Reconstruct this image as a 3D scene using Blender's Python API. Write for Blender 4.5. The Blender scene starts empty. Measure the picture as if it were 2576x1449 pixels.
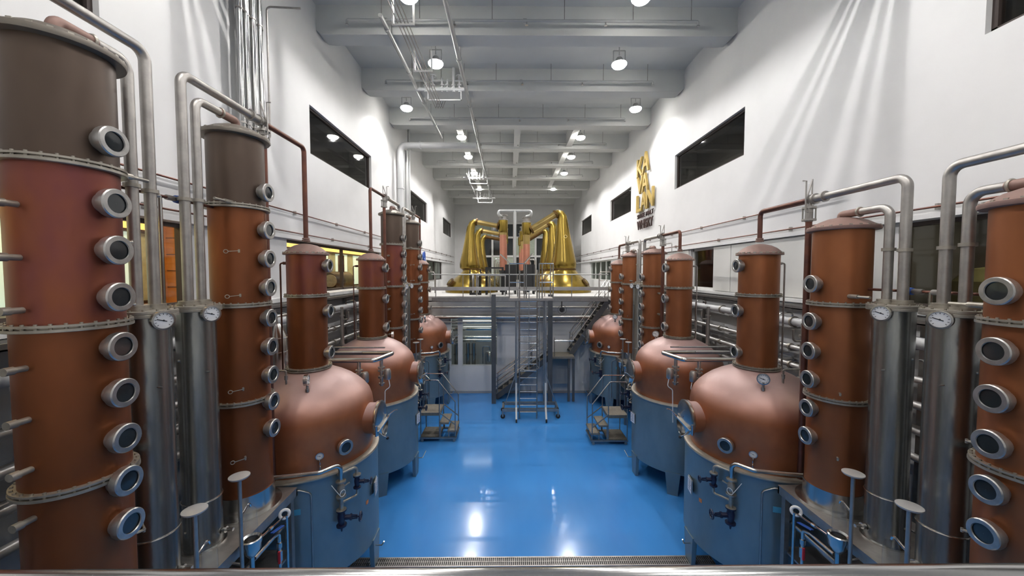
import bpy, bmesh, math, random
from mathutils import Matrix, Vector
random.seed(7)
PI = math.pi
sc = bpy.context.scene
COL = sc.collection

# ------------------------------------------------------------------ camera
F, W2, H2 = 930.0, 1288.0, 724.5
cam_d = bpy.data.cameras.new('camera'); cam = bpy.data.objects.new('camera', cam_d); COL.objects.link(cam)
cam_d.sensor_width = 36; cam_d.sensor_fit = 'HORIZONTAL'; cam_d.lens = F / 2576 * 36
cam_d.clip_start = 0.05; cam_d.clip_end = 200
PIT, YAW = math.atan(39.5 / F), math.atan(8 / F)
cam.location = (0, 0, 6.0); cam.rotation_euler = (PI / 2 - PIT, 0, -YAW)
sc.camera = cam
# ------------------------------------------------------------------ world, exposure, ceiling lamps
wd = bpy.data.worlds.new('world'); sc.world = wd; wd.use_nodes = True
wd.node_tree.nodes['Background'].inputs[0].default_value = (0.9, 0.95, 1, 1)
wd.node_tree.nodes['Background'].inputs[1].default_value = 0.05
sc.view_settings.view_transform = 'Standard'; sc.view_settings.look = 'None'
sc.view_settings.exposure = 0.0; sc.view_settings.gamma = 1.0
try: sc.view_settings.use_curve_mapping = False
except Exception: pass
try:
    sc.cycles.use_denoising = True; sc.cycles.use_light_tree = False; sc.cycles.max_bounces = 5; sc.cycles.diffuse_bounces = 3; sc.cycles.use_adaptive_sampling = False
    sc.cycles.glossy_bounces = 3; sc.cycles.transparent_max_bounces = 8; sc.cycles.sample_clamp_indirect = 4
    sc.cycles.caustics_reflective = False; sc.cycles.caustics_refractive = False
except Exception: pass
LAMP_W = 300.0
LAMP_COL = (1.0, 0.972, 0.962)
LAMPS = [(-2.55, -0.2), (3.6, -0.2), (-2.55, 3.2), (3.6, 3.2), (-2.6, 6.5), (3.55, 6.5), (-2.6, 9.9), (3.45, 9.9), (-2.5, 13.0), (3.8, 13.0),  # first pair is added front fill to lighten the copper
         (-4.45, 16.45), (5.55, 16.45), (-2.5, 19.9), (3.8, 19.9), (-2.5, 23.2), (3.86, 23.2), (-2.5, 27.0), (4.0, 27.0), (-2.5, 32.0), (3.8, 32.0)]  # second and last pairs on this line are added to brighten the far end
LAMP_Z = 13.15
WR, WL = 6.9, -5.75           # wall faces
Y0, Y1 = -3.0, 39.6           # room ends
WY, DZ = 18.15, 4.82          # wall under the deck, deck level
ZS, ZB = 13.95, 13.1          # slab and beam undersides

# ------------------------------------------------------------------ materials
MATS = {}
def mat(name, col, metal=0.0, rough=0.5, var=0.0, scale=3.0, col2=None, bump=0.0, bscale=40.0, stretch=None, coat=0.0,
        emit=None, estr=0.0, spec=None, rvar=0.0):
    m = bpy.data.materials.new(name); m.use_nodes = True; MATS[name] = m
    nt = m.node_tree; N = nt.nodes; L = nt.links; b = N['Principled BSDF']
    b.inputs['Base Color'].default_value = (*col, 1); b.inputs['Metallic'].default_value = metal; b.inputs['Roughness'].default_value = rough
    if spec is not None: b.inputs['Specular IOR Level'].default_value = spec
    if coat: b.inputs['Coat Weight'].default_value = coat; b.inputs['Coat Roughness'].default_value = 0.08
    if emit: b.inputs['Emission Color'].default_value = (*emit, 1); b.inputs['Emission Strength'].default_value = estr
    if var or bump or col2 or rvar:
        tc = N.new('ShaderNodeTexCoord'); mp = N.new('ShaderNodeMapping')
        L.new(tc.outputs['Object'], mp.inputs['Vector'])
        if stretch: mp.inputs['Scale'].default_value = stretch
    if col2 or var:
        nz = N.new('ShaderNodeTexNoise'); nz.inputs['Scale'].default_value = scale; nz.inputs['Detail'].default_value = 3
        nz.inputs['Roughness'].default_value = 0.6
        L.new(mp.outputs[0], nz.inputs['Vector'])
        cr = N.new('ShaderNodeValToRGB')
        c2 = col2 or tuple(c * (1 - var) for c in col)
        cr.color_ramp.elements[0].position = 0.35; cr.color_ramp.elements[0].color = (*c2, 1)
        cr.color_ramp.elements[1].position = 0.65; cr.color_ramp.elements[1].color = (*col, 1)
        L.new(nz.outputs['Fac'], cr.inputs[0]); L.new(cr.outputs[0], b.inputs['Base Color'])
        if rvar:
            mr = N.new('ShaderNodeMapRange'); mr.inputs[3].default_value = rough - rvar; mr.inputs[4].default_value = rough + rvar
            L.new(nz.outputs['Fac'], mr.inputs[0]); L.new(mr.outputs[0], b.inputs['Roughness'])
    if bump:
        n2 = N.new('ShaderNodeTexNoise'); n2.inputs['Scale'].default_value = bscale; n2.inputs['Detail'].default_value = 3
        L.new(mp.outputs[0], n2.inputs['Vector'])
        bp = N.new('ShaderNodeBump'); bp.inputs['Strength'].default_value = bump; bp.inputs['Distance'].default_value = 0.02
        L.new(n2.outputs['Fac'], bp.inputs['Height']); L.new(bp.outputs[0], b.inputs['Normal'])
    return m
mat('wall', (0.80, 0.80, 0.79), rough=0.85, var=0.05, scale=0.7)
mat('ceil', (0.82, 0.83, 0.80), rough=0.9, var=0.06, scale=0.6)
mat('concrete', (0.70, 0.69, 0.66), rough=0.85, var=0.15, scale=1.5)
mat('panel', (0.72, 0.72, 0.68), rough=0.6, var=0.04, scale=1)
mat('greywall', (0.42, 0.43, 0.43), rough=0.75, var=0.12, scale=0.9)
mat('floor', (0.068, 0.33, 0.82), rough=0.16, var=0.0, scale=0.8, col2=(0.056, 0.29, 0.76), coat=0.35, rvar=0.07, stretch=(1, 0.35, 1))
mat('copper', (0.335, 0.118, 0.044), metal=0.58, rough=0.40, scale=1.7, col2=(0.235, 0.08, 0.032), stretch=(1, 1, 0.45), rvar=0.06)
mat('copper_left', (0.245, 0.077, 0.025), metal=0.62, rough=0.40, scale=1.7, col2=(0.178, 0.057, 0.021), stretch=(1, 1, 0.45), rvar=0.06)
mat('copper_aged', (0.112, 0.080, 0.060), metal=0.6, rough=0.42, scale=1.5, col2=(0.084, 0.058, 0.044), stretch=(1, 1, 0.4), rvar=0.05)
mat('copper_plum', (0.25, 0.078, 0.038), metal=0.62, rough=0.38, scale=2.0, col2=(0.19, 0.055, 0.055), stretch=(1, 1, 0.5), rvar=0.05)
mat('copper_cap', (0.30, 0.19, 0.16), metal=0.35, rough=0.6, scale=4, col2=(0.24, 0.15, 0.125))
mat('cap_grey', (0.27, 0.24, 0.20), metal=0.6, rough=0.45, scale=4, col2=(0.21, 0.185, 0.16))
mat('copper_pipe', (0.18, 0.075, 0.05), metal=0.7, rough=0.4, scale=4, col2=(0.12, 0.055, 0.045))
mat('flange', (0.46, 0.43, 0.37), metal=0.7, rough=0.42, scale=8, col2=(0.34, 0.31, 0.26))
mat('steel', (0.60, 0.59, 0.57), metal=1.0, rough=0.24, scale=3, col2=(0.5, 0.49, 0.47), stretch=(1, 1, 0.4), rvar=0.05)
mat('steel_cast', (0.54, 0.53, 0.51), metal=0.85, rough=0.33, scale=10, col2=(0.40, 0.39, 0.37))
mat('steel_dull', (0.46, 0.44, 0.41), metal=0.9, rough=0.42, scale=6, col2=(0.37, 0.35, 0.33))
mat('steel_bright', (0.75, 0.74, 0.72), metal=1.0, rough=0.16, var=0.1, scale=4)
mat('jacket', (0.21, 0.28, 0.305), metal=0.45, rough=0.36, scale=2, col2=(0.17, 0.235, 0.26), stretch=(1, 1, 0.5), rvar=0.05)
mat('rim', (0.50, 0.46, 0.38), metal=0.5, rough=0.5, scale=5, col2=(0.40, 0.37, 0.31))
mat('glass_dark', (0.02, 0.024, 0.026), rough=0.10, spec=0.6)
mat('navy', (0.012, 0.014, 0.045), rough=0.4, var=0.2, scale=9)
mat('black', (0.012, 0.012, 0.013), rough=0.5)
mat('rubber', (0.02, 0.02, 0.02), rough=0.8)
mat('white', (0.80, 0.80, 0.80), rough=0.5)
mat('paper', (0.78, 0.79, 0.85), rough=0.7)
mat('ink', (0.02, 0.02, 0.025), rough=0.7)
mat('orange', (0.75, 0.25, 0.08), rough=0.6)
mat('cyan', (0.10, 0.42, 0.62), rough=0.6)
mat('blue', (0.03, 0.10, 0.40), rough=0.5)
mat('red', (0.45, 0.02, 0.03), rough=0.5)
mat('frame', (0.045, 0.032, 0.028), rough=0.5)
mat('frame_white', (0.78, 0.78, 0.75), rough=0.5)
mat('gold', (0.29, 0.20, 0.035), metal=0.78, rough=0.26, scale=1.4, col2=(0.22, 0.15, 0.03), stretch=(1, 1, 0.4), rvar=0.05)
mat('gold_pale', (0.50, 0.37, 0.14), metal=0.85, rough=0.28, var=0.15, scale=3)
mat('gold_dark', (0.12, 0.065, 0.02), metal=0.8, rough=0.4)
mat('copper_pink', (0.62, 0.27, 0.18), metal=0.6, rough=0.38, var=0.12, scale=2)
mat('letter_gold', (0.62, 0.45, 0.14), metal=0.35, rough=0.45, var=0.15, scale=3)
mat('letter_dark', (0.045, 0.022, 0.02), rough=0.5)
mat('galv', (0.36, 0.36, 0.35), metal=0.85, rough=0.42, var=0.15, scale=8)
mat('paint_grey', (0.09, 0.095, 0.10), rough=0.5, var=0.15, scale=4)
mat('pipe_white', (0.74, 0.75, 0.75), rough=0.4)
mat('pipe_grey', (0.52, 0.53, 0.52), metal=0.4, rough=0.4)
mat('tread', (0.30, 0.27, 0.22), metal=0.4, rough=0.55, var=0.25, scale=12)
mat('timber', (0.62, 0.28, 0.07), rough=0.5, scale=2, col2=(0.5, 0.22, 0.055), stretch=(1, 1, 6))
mat('curtain', (0.55, 0.62, 0.5), rough=0.8, var=0.2, scale=5)
mat('darkroom', (0.16, 0.155, 0.15), rough=0.7)
mat('olive', (0.16, 0.15, 0.06), rough=0.6, var=0.3, scale=2)
mat('rack_pipe', (0.58, 0.57, 0.55), metal=0.55, rough=0.35, var=0.15, scale=4)
mat('lens', (1, 1, 1), emit=(1.0, 0.98, 0.93), estr=60.0)
try: MATS['lens'].cycles.emission_sampling = 'NONE'
except Exception: pass
mat('cove', (1, 0.8, 0.4), emit=(1.0, 0.62, 0.16), estr=1.1)
mat('dayglass', (0.8, 1, 0.95), emit=(0.72, 0.98, 0.92), estr=0.5)
mat('skin', (0.45, 0.25, 0.18), rough=0.6)
def m_cond():
    m = mat('condenser', (0.40, 0.41, 0.40), metal=0.95, rough=0.26, scale=9, col2=(0.29, 0.295, 0.285), stretch=(1, 1, 0.12))
    nt = m.node_tree; N = nt.nodes; L = nt.links; b = N['Principled BSDF']
    tc = N.new('ShaderNodeTexCoord'); vo = N.new('ShaderNodeTexVoronoi'); vo.inputs['Scale'].default_value = 34
    mp = N.new('ShaderNodeMapping'); mp.inputs['Scale'].default_value = (1, 1, 0.55)
    bp = N.new('ShaderNodeBump'); bp.inputs['Strength'].default_value = 0.07; bp.inputs['Distance'].default_value = 0.006
    L.new(tc.outputs['Object'], mp.inputs[0]); L.new(mp.outputs[0], vo.inputs['Vector']); L.new(vo.outputs['Distance'], bp.inputs['Height'])
    L.new(bp.outputs[0], b.inputs['Normal'])
m_cond()
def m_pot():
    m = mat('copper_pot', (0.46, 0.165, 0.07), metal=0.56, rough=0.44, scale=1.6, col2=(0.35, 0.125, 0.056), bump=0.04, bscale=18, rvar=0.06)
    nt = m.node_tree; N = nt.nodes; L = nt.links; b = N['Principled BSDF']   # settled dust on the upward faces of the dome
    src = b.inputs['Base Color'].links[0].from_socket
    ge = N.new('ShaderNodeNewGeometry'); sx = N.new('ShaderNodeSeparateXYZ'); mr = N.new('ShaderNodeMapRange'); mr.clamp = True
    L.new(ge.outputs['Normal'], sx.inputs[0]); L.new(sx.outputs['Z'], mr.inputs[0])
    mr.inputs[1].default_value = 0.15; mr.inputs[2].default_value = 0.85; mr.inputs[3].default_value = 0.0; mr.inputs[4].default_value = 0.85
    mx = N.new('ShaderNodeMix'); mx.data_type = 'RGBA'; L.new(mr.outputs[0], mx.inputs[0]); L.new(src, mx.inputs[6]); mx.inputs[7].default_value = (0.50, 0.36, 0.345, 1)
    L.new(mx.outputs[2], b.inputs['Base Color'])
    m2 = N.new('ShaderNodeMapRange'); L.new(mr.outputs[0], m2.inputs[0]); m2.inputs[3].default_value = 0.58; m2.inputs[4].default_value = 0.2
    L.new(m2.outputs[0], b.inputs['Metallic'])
m_pot()
def m_glass(name, tint, refl):
    m = bpy.data.materials.new(name); m.use_nodes = True; MATS[name] = m
    nt = m.node_tree; N = nt.nodes; L = nt.links; N.remove(N['Principled BSDF'])
    t = N.new('ShaderNodeBsdfTransparent'); t.inputs[0].default_value = (*tint, 1)
    g = N.new('ShaderNodeBsdfGlossy'); g.inputs['Roughness'].default_value = 0.03; g.inputs[0].default_value = (1, 1, 1, 1)
    lw = N.new('ShaderNodeLayerWeight'); lw.inputs[0].default_value = 0.5
    pw = N.new('ShaderNodeMath'); pw.operation = 'POWER'; pw.inputs[1].default_value = 4; ma = N.new('ShaderNodeMath'); ma.operation = 'MULTIPLY_ADD'; ma.inputs[1].default_value = refl; ma.inputs[2].default_value = 0.025
    L.new(lw.outputs['Facing'], pw.inputs[0]); L.new(pw.outputs[0], ma.inputs[0])
    x = N.new('ShaderNodeMixShader'); L.new(ma.outputs[0], x.inputs[0]); L.new(t.outputs[0], x.inputs[1]); L.new(g.outputs[0], x.inputs[2])
    L.new(x.outputs[0], N['Material Output'].inputs[0])
m_glass('pane', (0.92, 0.95, 0.93), 0.30)
m_glass('pane_dark', (0.75, 0.74, 0.72), 0.45)
m_glass('jar', (0.96, 0.97, 0.97), 0.55)

# ------------------------------------------------------------------ mesh helpers
def fillet_pts(pts, rad, n=6):
    pts = [Vector(p) for p in pts]
    if rad <= 0 or len(pts) < 3: return pts
    out = [pts[0]]
    for i in range(1, len(pts) - 1):
        p, a, c = pts[i], pts[i - 1] - pts[i], pts[i + 1] - pts[i]
        la, lc = a.length, c.length; a.normalize(); c.normalize()
        ang = a.angle(c)
        if ang > PI - 0.05: out.append(p); continue
        d = min(rad / math.tan(ang / 2), la * 0.48, lc * 0.48); r = d * math.tan(ang / 2)
        bis = (a + c).normalized(); cen = p + bis * (r / math.sin(ang / 2))
        s, e = p + a * d - cen, p + c * d - cen
        ax = s.cross(e).normalized(); tot = s.angle(e)
        for k in range(n + 1): out.append(cen + Matrix.Rotation(tot * k / n, 3, ax) @ s)
    out.append(pts[-1]); return out
class MB:
    def __init__(s, T=None): s.v = []; s.f = []; s.T = T
    def add(s, vs, fs):
        o = len(s.v); s.v += [Vector(q) for q in vs]; s.f += [tuple(i + o for i in q) for q in fs]; return s
    def box(s, c, d, rot=None):
        x, y, z = (q / 2 for q in d); vs = [Vector((i, j, k)) for i in (-x, x) for j in (-y, y) for k in (-z, z)]
        if rot is not None: vs = [rot @ q for q in vs]
        c = Vector(c); vs = [q + c for q in vs]
        return s.add(vs, [(0, 1, 3, 2), (4, 6, 7, 5), (0, 4, 5, 1), (2, 3, 7, 6), (0, 2, 6, 4), (1, 5, 7, 3)])
    def bb(s, x0, x1, y0, y1, z0, z1): return s.box(((x0 + x1) / 2, (y0 + y1) / 2, (z0 + z1) / 2), (abs(x1 - x0), abs(y1 - y0), abs(z1 - z0)))
    def bar(s, p, q, w, h=None, up=(0, 0, 1)):
        p, q = Vector(p), Vector(q); d = q - p; l = d.length; d.normalize(); up = Vector(up)
        if abs(d.dot(up)) > 0.95: up = Vector((0, 1, 0))
        sx = d.cross(up).normalized(); u = sx.cross(d)
        R = Matrix((sx, d, u)).transposed()
        return s.box((p + q) / 2, (w, l, h or w), R)
    def sweep(s, pts, rr, seg=12, cap=True):
        pts = [Vector(p) for p in pts]; n = len(pts)
        if not isinstance(rr, (list, tuple)): rr = [rr] * n
        tg = []
        for i in range(n):
            t = (pts[min(i + 1, n - 1)] - pts[max(i - 1, 0)]); tg.append(t.normalized())
        ref = Vector((0, 0, 1)) if abs(tg[0].z) < 0.9 else Vector((1, 0, 0))
        a = (ref - tg[0] * ref.dot(tg[0])).normalized(); vs = []
        for i in range(n):
            if i: 
                a = a - tg[i] * a.dot(tg[i]); a.normalize()
            b = tg[i].cross(a)
            for k in range(seg):
                th = 2 * PI * k / seg; vs.append(pts[i] + (a * math.cos(th) + b * math.sin(th)) * rr[i])
        fs = [(i * seg + k, i * seg + (k + 1) % seg, (i + 1) * seg + (k + 1) % seg, (i + 1) * seg + k) for i in range(n - 1) for k in range(seg)]
        if cap: fs += [tuple(range(seg)), tuple((n - 1) * seg + k for k in range(seg))]
        return s.add(vs, fs)
    def tube(s, pts, r, fil=0.0, seg=12, n=6): return s.sweep(fillet_pts(pts, fil, n), r, seg)
    def cyl(s, p, q, r, seg=20, r2=None): return s.sweep([p, q], [r, r if r2 is None else r2], seg)
    def lathe(s, prof, o=(0, 0, 0), seg=48, d=(0, 0, 1), cap=True, a0=0.0, a1=None):
        d = Vector(d).normalized(); ref = Vector((0, 0, 1)) if abs(d.z) < 0.9 else Vector((1, 0, 0))
        a = (ref - d * ref.dot(d)).normalized(); b = d.cross(a); o = Vector(o); n = len(prof); vs = []
        full = a1 is None; cnt = seg if full else seg + 1; sp = 2 * PI if full else a1 - a0
        for (r, z) in prof:
            for k in range(cnt):
                th = a0 + sp * k / seg; vs.append(o + d * z + (a * math.cos(th) + b * math.sin(th)) * r)
        fs = []
        for i in range(n - 1):
            for k in range(seg):
                k2 = (k + 1) % cnt if full else k + 1
                fs.append((i * cnt + k, i * cnt + k2, (i + 1) * cnt + k2, (i + 1) * cnt + k))
        if cap and full:
            fs += [tuple(range(cnt)), tuple((n - 1) * cnt + k for k in range(cnt))]
        return s.add(vs, fs)
    def ring(s, prof, o=(0, 0, 0), seg=48, d=(0, 0, 1)):   # closed profile ring
        return s.lathe(list(prof) + [prof[0]], o, seg, d, cap=False)
    def torus(s, o, R, r, d=(0, 0, 1), seg=24, n=8): return s.ring([(R + r * math.cos(2 * PI * k / n), r * math.sin(2 * PI * k / n)) for k in range(n)], o, seg, d)
    def mesh(s, name, m, angle=35):
        me = bpy.data.meshes.new(name); vs = s.v
        if s.T is not None: vs = [s.T @ q for q in vs]
        me.from_pydata([tuple(q) for q in vs], [], s.f)
        bm = bmesh.new(); bm.from_mesh(me); bmesh.ops.remove_doubles(bm, verts=bm.verts, dist=1e-6)
        bmesh.ops.recalc_face_normals(bm, faces=bm.faces); bm.to_mesh(me); bm.free()
        me.shade_smooth()
        try: me.set_sharp_from_angle(angle=math.radians(angle))
        except Exception: pass
        me.materials.append(MATS[m]); return me
    def build(s, name, m, parent=None, loc=None, angle=35):
        return link(name, s.mesh(name, m, angle), parent, loc)
def link(name, me, parent=None, loc=None, rotz=0.0, rot=None):
    o = bpy.data.objects.new(name, me); COL.objects.link(o)
    if parent is not None: o.parent = parent
    if loc is not None: o.location = loc
    if rotz: o.rotation_euler = (0, 0, rotz)
    if rot is not None: o.rotation_euler = rot
    return o
LABELS = set()
def tag(o, label, cat, group=None):
    if label in LABELS and not group: print('DUPLICATE LABEL', label)
    LABELS.add(label); o['label'] = label; o['category'] = cat
    if group: o['group'] = group
    return o
def thing(name, label, cat, loc=(0, 0, 0), group=None): return tag(link(name, None, None, loc), label, cat, group)
def struct(o, label=None, cat=None):
    o['kind'] = 'structure'
    if label: o['label'] = label
    if cat: o['category'] = cat
    return o
def TT(sx, sy=1): return Matrix.Diagonal((sx, sy, 1, 1))
ORD = ('first', 'second', 'third', 'fourth', 'fifth', 'sixth', 'seventh', 'eighth', 'ninth', 'tenth', 'eleventh', 'twelfth')
SIDE = {1: 'left', -1: 'right'}

# ------------------------------------------------------------------ room shell
fl = MB().bb(WL - 0.3, WR + 0.3, Y0 - 0.3, Y1 + 0.3, -0.2, 0).build('floor', 'floor'); struct(fl, 'glossy blue resin floor of the still house', 'floor')
# floor drain with grating
dr = thing('floor_drain', 'long steel floor drain grating across the blue floor', 'drain', (0.5, 7.42, 0))
MB().bb(-3.75, 3.75, -0.13, -0.10, 0.0, 0.012).bb(-3.75, 3.75, 0.10, 0.13, 0.0, 0.012).build('drain_frame', 'steel_dull', dr)
MB().bb(-3.75, 3.75, -0.10, 0.10, 0.001, 0.003).build('drain_channel', 'black', dr)
g = MB()
for i in range(180): g.bb(-3.74 + i * 0.0418, -3.74 + i * 0.0418 + 0.013, -0.10, 0.10, 0.003, 0.014)
g.bb(-3.75, 3.75, -0.006, 0.006, 0.003, 0.012)
o = g.build('grate_bars', 'steel_dull', dr); o['kind'] = 'stuff'

UPZ0, UPZ1, LOZ0, LOZ1 = 9.44, 10.84, 5.40, 6.86
L_UP = [(1.2, 5.4), (10.92, 15.72), (21.6, 26.3), (32.6, 37.3)]
R_UP = [(0.6, 5.45), (10.95, 15.5), (21.0, 25.3), (31.0, 35.3)]
L_LO = [(1.0, 6.72), (9.66, 16.5), (22.4, 24.4), (26.0, 32.0)]
R_LO = [(1.0, 6.52), (12.44, 14.0), (19.2, 22.6), (25.0, 31.5)]
def wall_side(name, x0, x1, ups, los, label):
    m = MB(); ys = sorted(set([Y0 - 0.3, Y1 + 0.3] + [q for w in ups + los for q in w])); zs = [0, LOZ0, LOZ1, UPZ0, UPZ1, ZS + 0.1]
    for i in range(len(ys) - 1):
        for k in range(5):
            a, b = ys[i], ys[i + 1]; H = los if k == 1 else ups if k == 3 else []
            if any(a >= w[0] - 1e-6 and b <= w[1] + 1e-6 for w in H): continue
            m.bb(x0, x1, a, b, zs[k], zs[k + 1])
    bmv = m
    return struct(bmv.build(name, 'wall'), label, 'wall')
wall_side('wall_left', WL - 0.25, WL, L_UP, L_LO, 'white painted wall on the left with dark upper windows')
wall_side('wall_right', WR, WR + 0.25, R_UP, R_LO, 'white painted wall on the right carrying the lettering')
struct(MB().bb(WL - 0.3, WR + 0.3, Y1, Y1 + 0.25, 0, ZS + 0.1).build('wall_back', 'wall'), 'far end wall behind the golden stills', 'wall')
struct(MB().bb(WL - 0.3, WR + 0.3, Y0 - 0.25, Y0, 0, ZS + 0.1).build('wall_front', 'wall'), 'white wall behind the viewer', 'wall')
ce = struct(MB().bb(WL - 0.3, WR + 0.3, Y0 - 0.3, Y1 + 0.3, ZS, ZS + 0.2).build('ceiling', 'ceil'), 'grey concrete ceiling crossed by deep beams', 'ceiling')
BY = [11.4 + 3.4 * k for k in range(-4, 9)]
bm_ = MB()
prof = [(WL, ZS), (WL, ZB + 0.12), (WL + 0.12, ZB + 0.02), (WL + 0.35, ZB), (WR - 0.35, ZB), (WR - 0.12, ZB + 0.02), (WR, ZB + 0.12), (WR, ZS)]
n = len(prof)
bm_.add([(x, 0, z) for x, z in prof] + [(x, 0.55, z) for x, z in prof], [tuple(range(n)), tuple(range(n, 2 * n))] + [(i, (i + 1) % n, n + (i + 1) % n, n + i) for i in range(n)])
bme = bm_.mesh('beam', 'ceil', 20)
for y in BY: link('beam', bme, ce, (0, y, 0))
jme = {}
for bi in range(6, 10):
    y = BY[bi]
    for x in (-2.5, 0.45, 3.45):
        MB().bb(x - 0.16, x + 0.16, y + 0.55, y + 3.4, ZB + 0.12, ZS).build('joist', 'ceil', ce)
# ceiling recesses: shade of the higher slab put in as black plates
for bi in (6, 7):
    y = BY[bi] + 0.55
    for a, b in ((-2.34, 0.29), (0.61, 3.29)):
        MB().bb(a, b, y, y + 0.5, ZS - 0.02, ZS - 0.001).build('recess_shade', 'black', ce)

# windows: frame bars, pane, dark room behind
def window(n, x, sgn, y0, y1, z0, z1, fm, pm, label, mull=1, deep=0.8, box='darkroom', tr=0.0):
    w = struct(link('window_%d' % n, None, None, (x, 0, 0)), label, 'window')
    xo = sgn * 0.14; t = 0.05
    m = MB(); m.bb(xo - t, xo + t, y0, y0 + 0.07, z0, z1).bb(xo - t, xo + t, y1 - 0.07, y1, z0, z1)
    m.bb(xo - t, xo + t, y0, y1, z0, z0 + 0.07).bb(xo - t, xo + t, y0, y1, z1 - 0.07, z1)
    for k in range(1, mull): yy = y0 + (y1 - y0) * k / mull; m.bb(xo - t, xo + t, yy - 0.03, yy + 0.03, z0, z1)
    if tr: m.bb(xo - t, xo + t, y0, y1, z1 - tr - 0.03, z1 - tr + 0.03)
    m.build('window_frame', fm, w)
    for k in range(mull):
        a = y0 + (y1 - y0) * k / mull + 0.02; b = y0 + (y1 - y0) * (k + 1) / mull - 0.02
        MB().bb(xo - 0.006, xo + 0.006, a, b, z0 + 0.02, z1 - 0.02).build('pane', pm, w)
    if box:
        xa, xb = sgn * 0.26, sgn * (0.26 + deep); m = MB()
        m.bb(xb, xb + sgn * 0.05, y0 - 0.3, y1 + 0.3, z0 - 0.3, z1 + 0.3)
        m.bb(xa, xb, y0 - 0.35, y0 - 0.3, z0 - 0.3, z1 + 0.3).bb(xa, xb, y1 + 0.3, y1 + 0.35, z0 - 0.3, z1 + 0.3)
        m.bb(xa, xb, y0 - 0.3, y1 + 0.3, z0 - 0.35, z0 - 0.3).bb(xa, xb, y0 - 0.3, y1 + 0.3, z1 + 0.3, z1 + 0.35)
        m.build('room_lining', box, w)
    return w
k = 1
for i, (a, b) in enumerate(L_UP): window(k, WL, -1, a, b, UPZ0, UPZ1, 'frame', 'pane_dark', 'dark framed upper window in the left wall, %s from the viewer' % ORD[i]); k += 1
for i, (a, b) in enumerate(R_UP): window(k, WR, 1, a, b, UPZ0, UPZ1, 'frame', 'pane_dark', 'dark framed upper window in the right wall, %s from the viewer' % ORD[i]); k += 1
for i, (a, b) in enumerate(R_LO): window(k, WR, 1, a, b, LOZ0, LOZ1, 'frame_white' if i else 'frame', 'pane_dark' if i < 2 else 'pane', 'lower window in the right wall, %s from the viewer' % ORD[i], (1, 1, 2, 4)[i], 1.5, 'darkroom' if i < 2 else 'panel'); k += 1
for i, (a, b) in enumerate(L_LO):
    w = window(k, WL, -1, a, b, LOZ0, LOZ1, 'frame', 'pane', 'lower window in the left wall, %s from the viewer' % ORD[i], (1, 2, 1, 2)[i], 2.2, None if i < 2 else 'panel'); k += 1
    if i < 2:   # lit room behind: timber lining, cove light, inner windows, counter
        ra, rb = ((0.6, 8.25), (8.6, 21.6))[i]; xa, xb = -0.26, -1.8; zc, zf = 7.30, 4.95
        m = MB().bb(xb - 0.05, xb, ra, rb, zf, zc).bb(xb, xa, ra - 0.05, ra, zf, zc).bb(xb, xa, rb, rb + 0.05, zf, zc).bb(xb, xa, ra, rb, zf - 0.05, zf).bb(xb, xa, ra, rb, zc, zc + 0.05)
        m.build('room_lining', 'timber', w)
        for q in range(2, 6): MB().bb(xb, xb + 0.9, rb - 0.012, rb, zf + 0.36 * q, zf + 0.36 * q + 0.012).build('panel_joint', 'frame', w)
        MB().bb(xb, xb + 0.10, ra + 0.1, rb - 0.35, 6.86, 7.16).build('cove_light', 'cove', w)
        MB().bb(xb, xb + 0.13, ra + 0.1, rb - 0.30, 6.80, 6.86).bb(xb, xb + 0.05, ra + 0.1, rb - 0.30, 5.36, 5.42).build('inner_frame', 'frame', w)
        yy = ra + 0.3; q = 0
        while yy < rb - 0.5:
            ww = min((0.45, 0.75, 0.62)[q % 3], rb - 0.35 - yy)
            MB().bb(xb, xb + 0.02, yy, yy + ww - 0.05, 5.42, 6.80).build('inner_window', ('dayglass', 'dayglass', 'curtain')[q % 3], w); yy += ww; q += 1
        MB().bb(xb + 0.1, xb + 0.5, ra + 0.3, rb - 1.2, zf, 5.36).build('counter', 'darkroom', w)
        ld = bpy.data.lights.new('room_light', 'AREA'); ld.energy = 9 * (rb - ra); ld.color = (1, 0.72, 0.38); ld.shape = 'RECTANGLE'; ld.size = 0.6; ld.size_y = rb - ra - 0.8
        lo = bpy.data.objects.new('room_light', ld); COL.objects.link(lo); lo.parent = w; lo.location = (-0.95, (ra + rb) / 2, zc - 0.03)
t = thing('press_machine', 'dark rounded machine standing behind the second left lower window', 'machine', (WL - 1.15, 15.0, 4.95))
MB().bb(-0.3, 0.3, -0.8, 0.8, 0, 0.75).lathe([(0.01, -0.8), (0.32, -0.8), (0.36, -0.7), (0.36, 0.7), (0.32, 0.8), (0.01, 0.8)], (0, 0, 0.72), 28, (0, 1, 0), cap=False).build('body', 'frame', t)
MB().lathe([(0.24, 0), (0.24, 0.05), (0.01, 0.06)], (0.1, -0.82, 0.72), 24, (0, -1, 0), cap=False).build('front_cover', 'tread', t)
MB().cyl((0, 0.3, 1.0), (0, 0.3, 1.75), 0.12, 14).build('hopper', 'copper_pipe', t)
t = thing('reflection_tank', 'added olive tank standing in for reflections in the near right lower window', 'tank', (WR + 0.95, 5.9, LOZ0 - 0.3))
MB().lathe([(0.45, 0), (0.46, 0.05), (0.46, 0.75), (0.3, 0.95), (0.05, 1.0)], seg=28).build('vessel', 'olive', t); MB().cyl((0, 0, 0.9), (0, 0, 1.7), 0.05, 12).build('neck', 'steel_dull', t)  # vessel put in to give the dark glass its reflected olive tone
ld = bpy.data.lights.new('back_room_fill', 'AREA'); ld.energy = 30; ld.size = 1.0; ld.color = (1, 0.95, 0.7); lo = bpy.data.objects.new('back_room_fill', ld); COL.objects.link(lo); lo.location = (WR + 0.9, 5.0, LOZ1 + 0.25)  # added fill lamp that lifts the otherwise black back room
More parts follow.
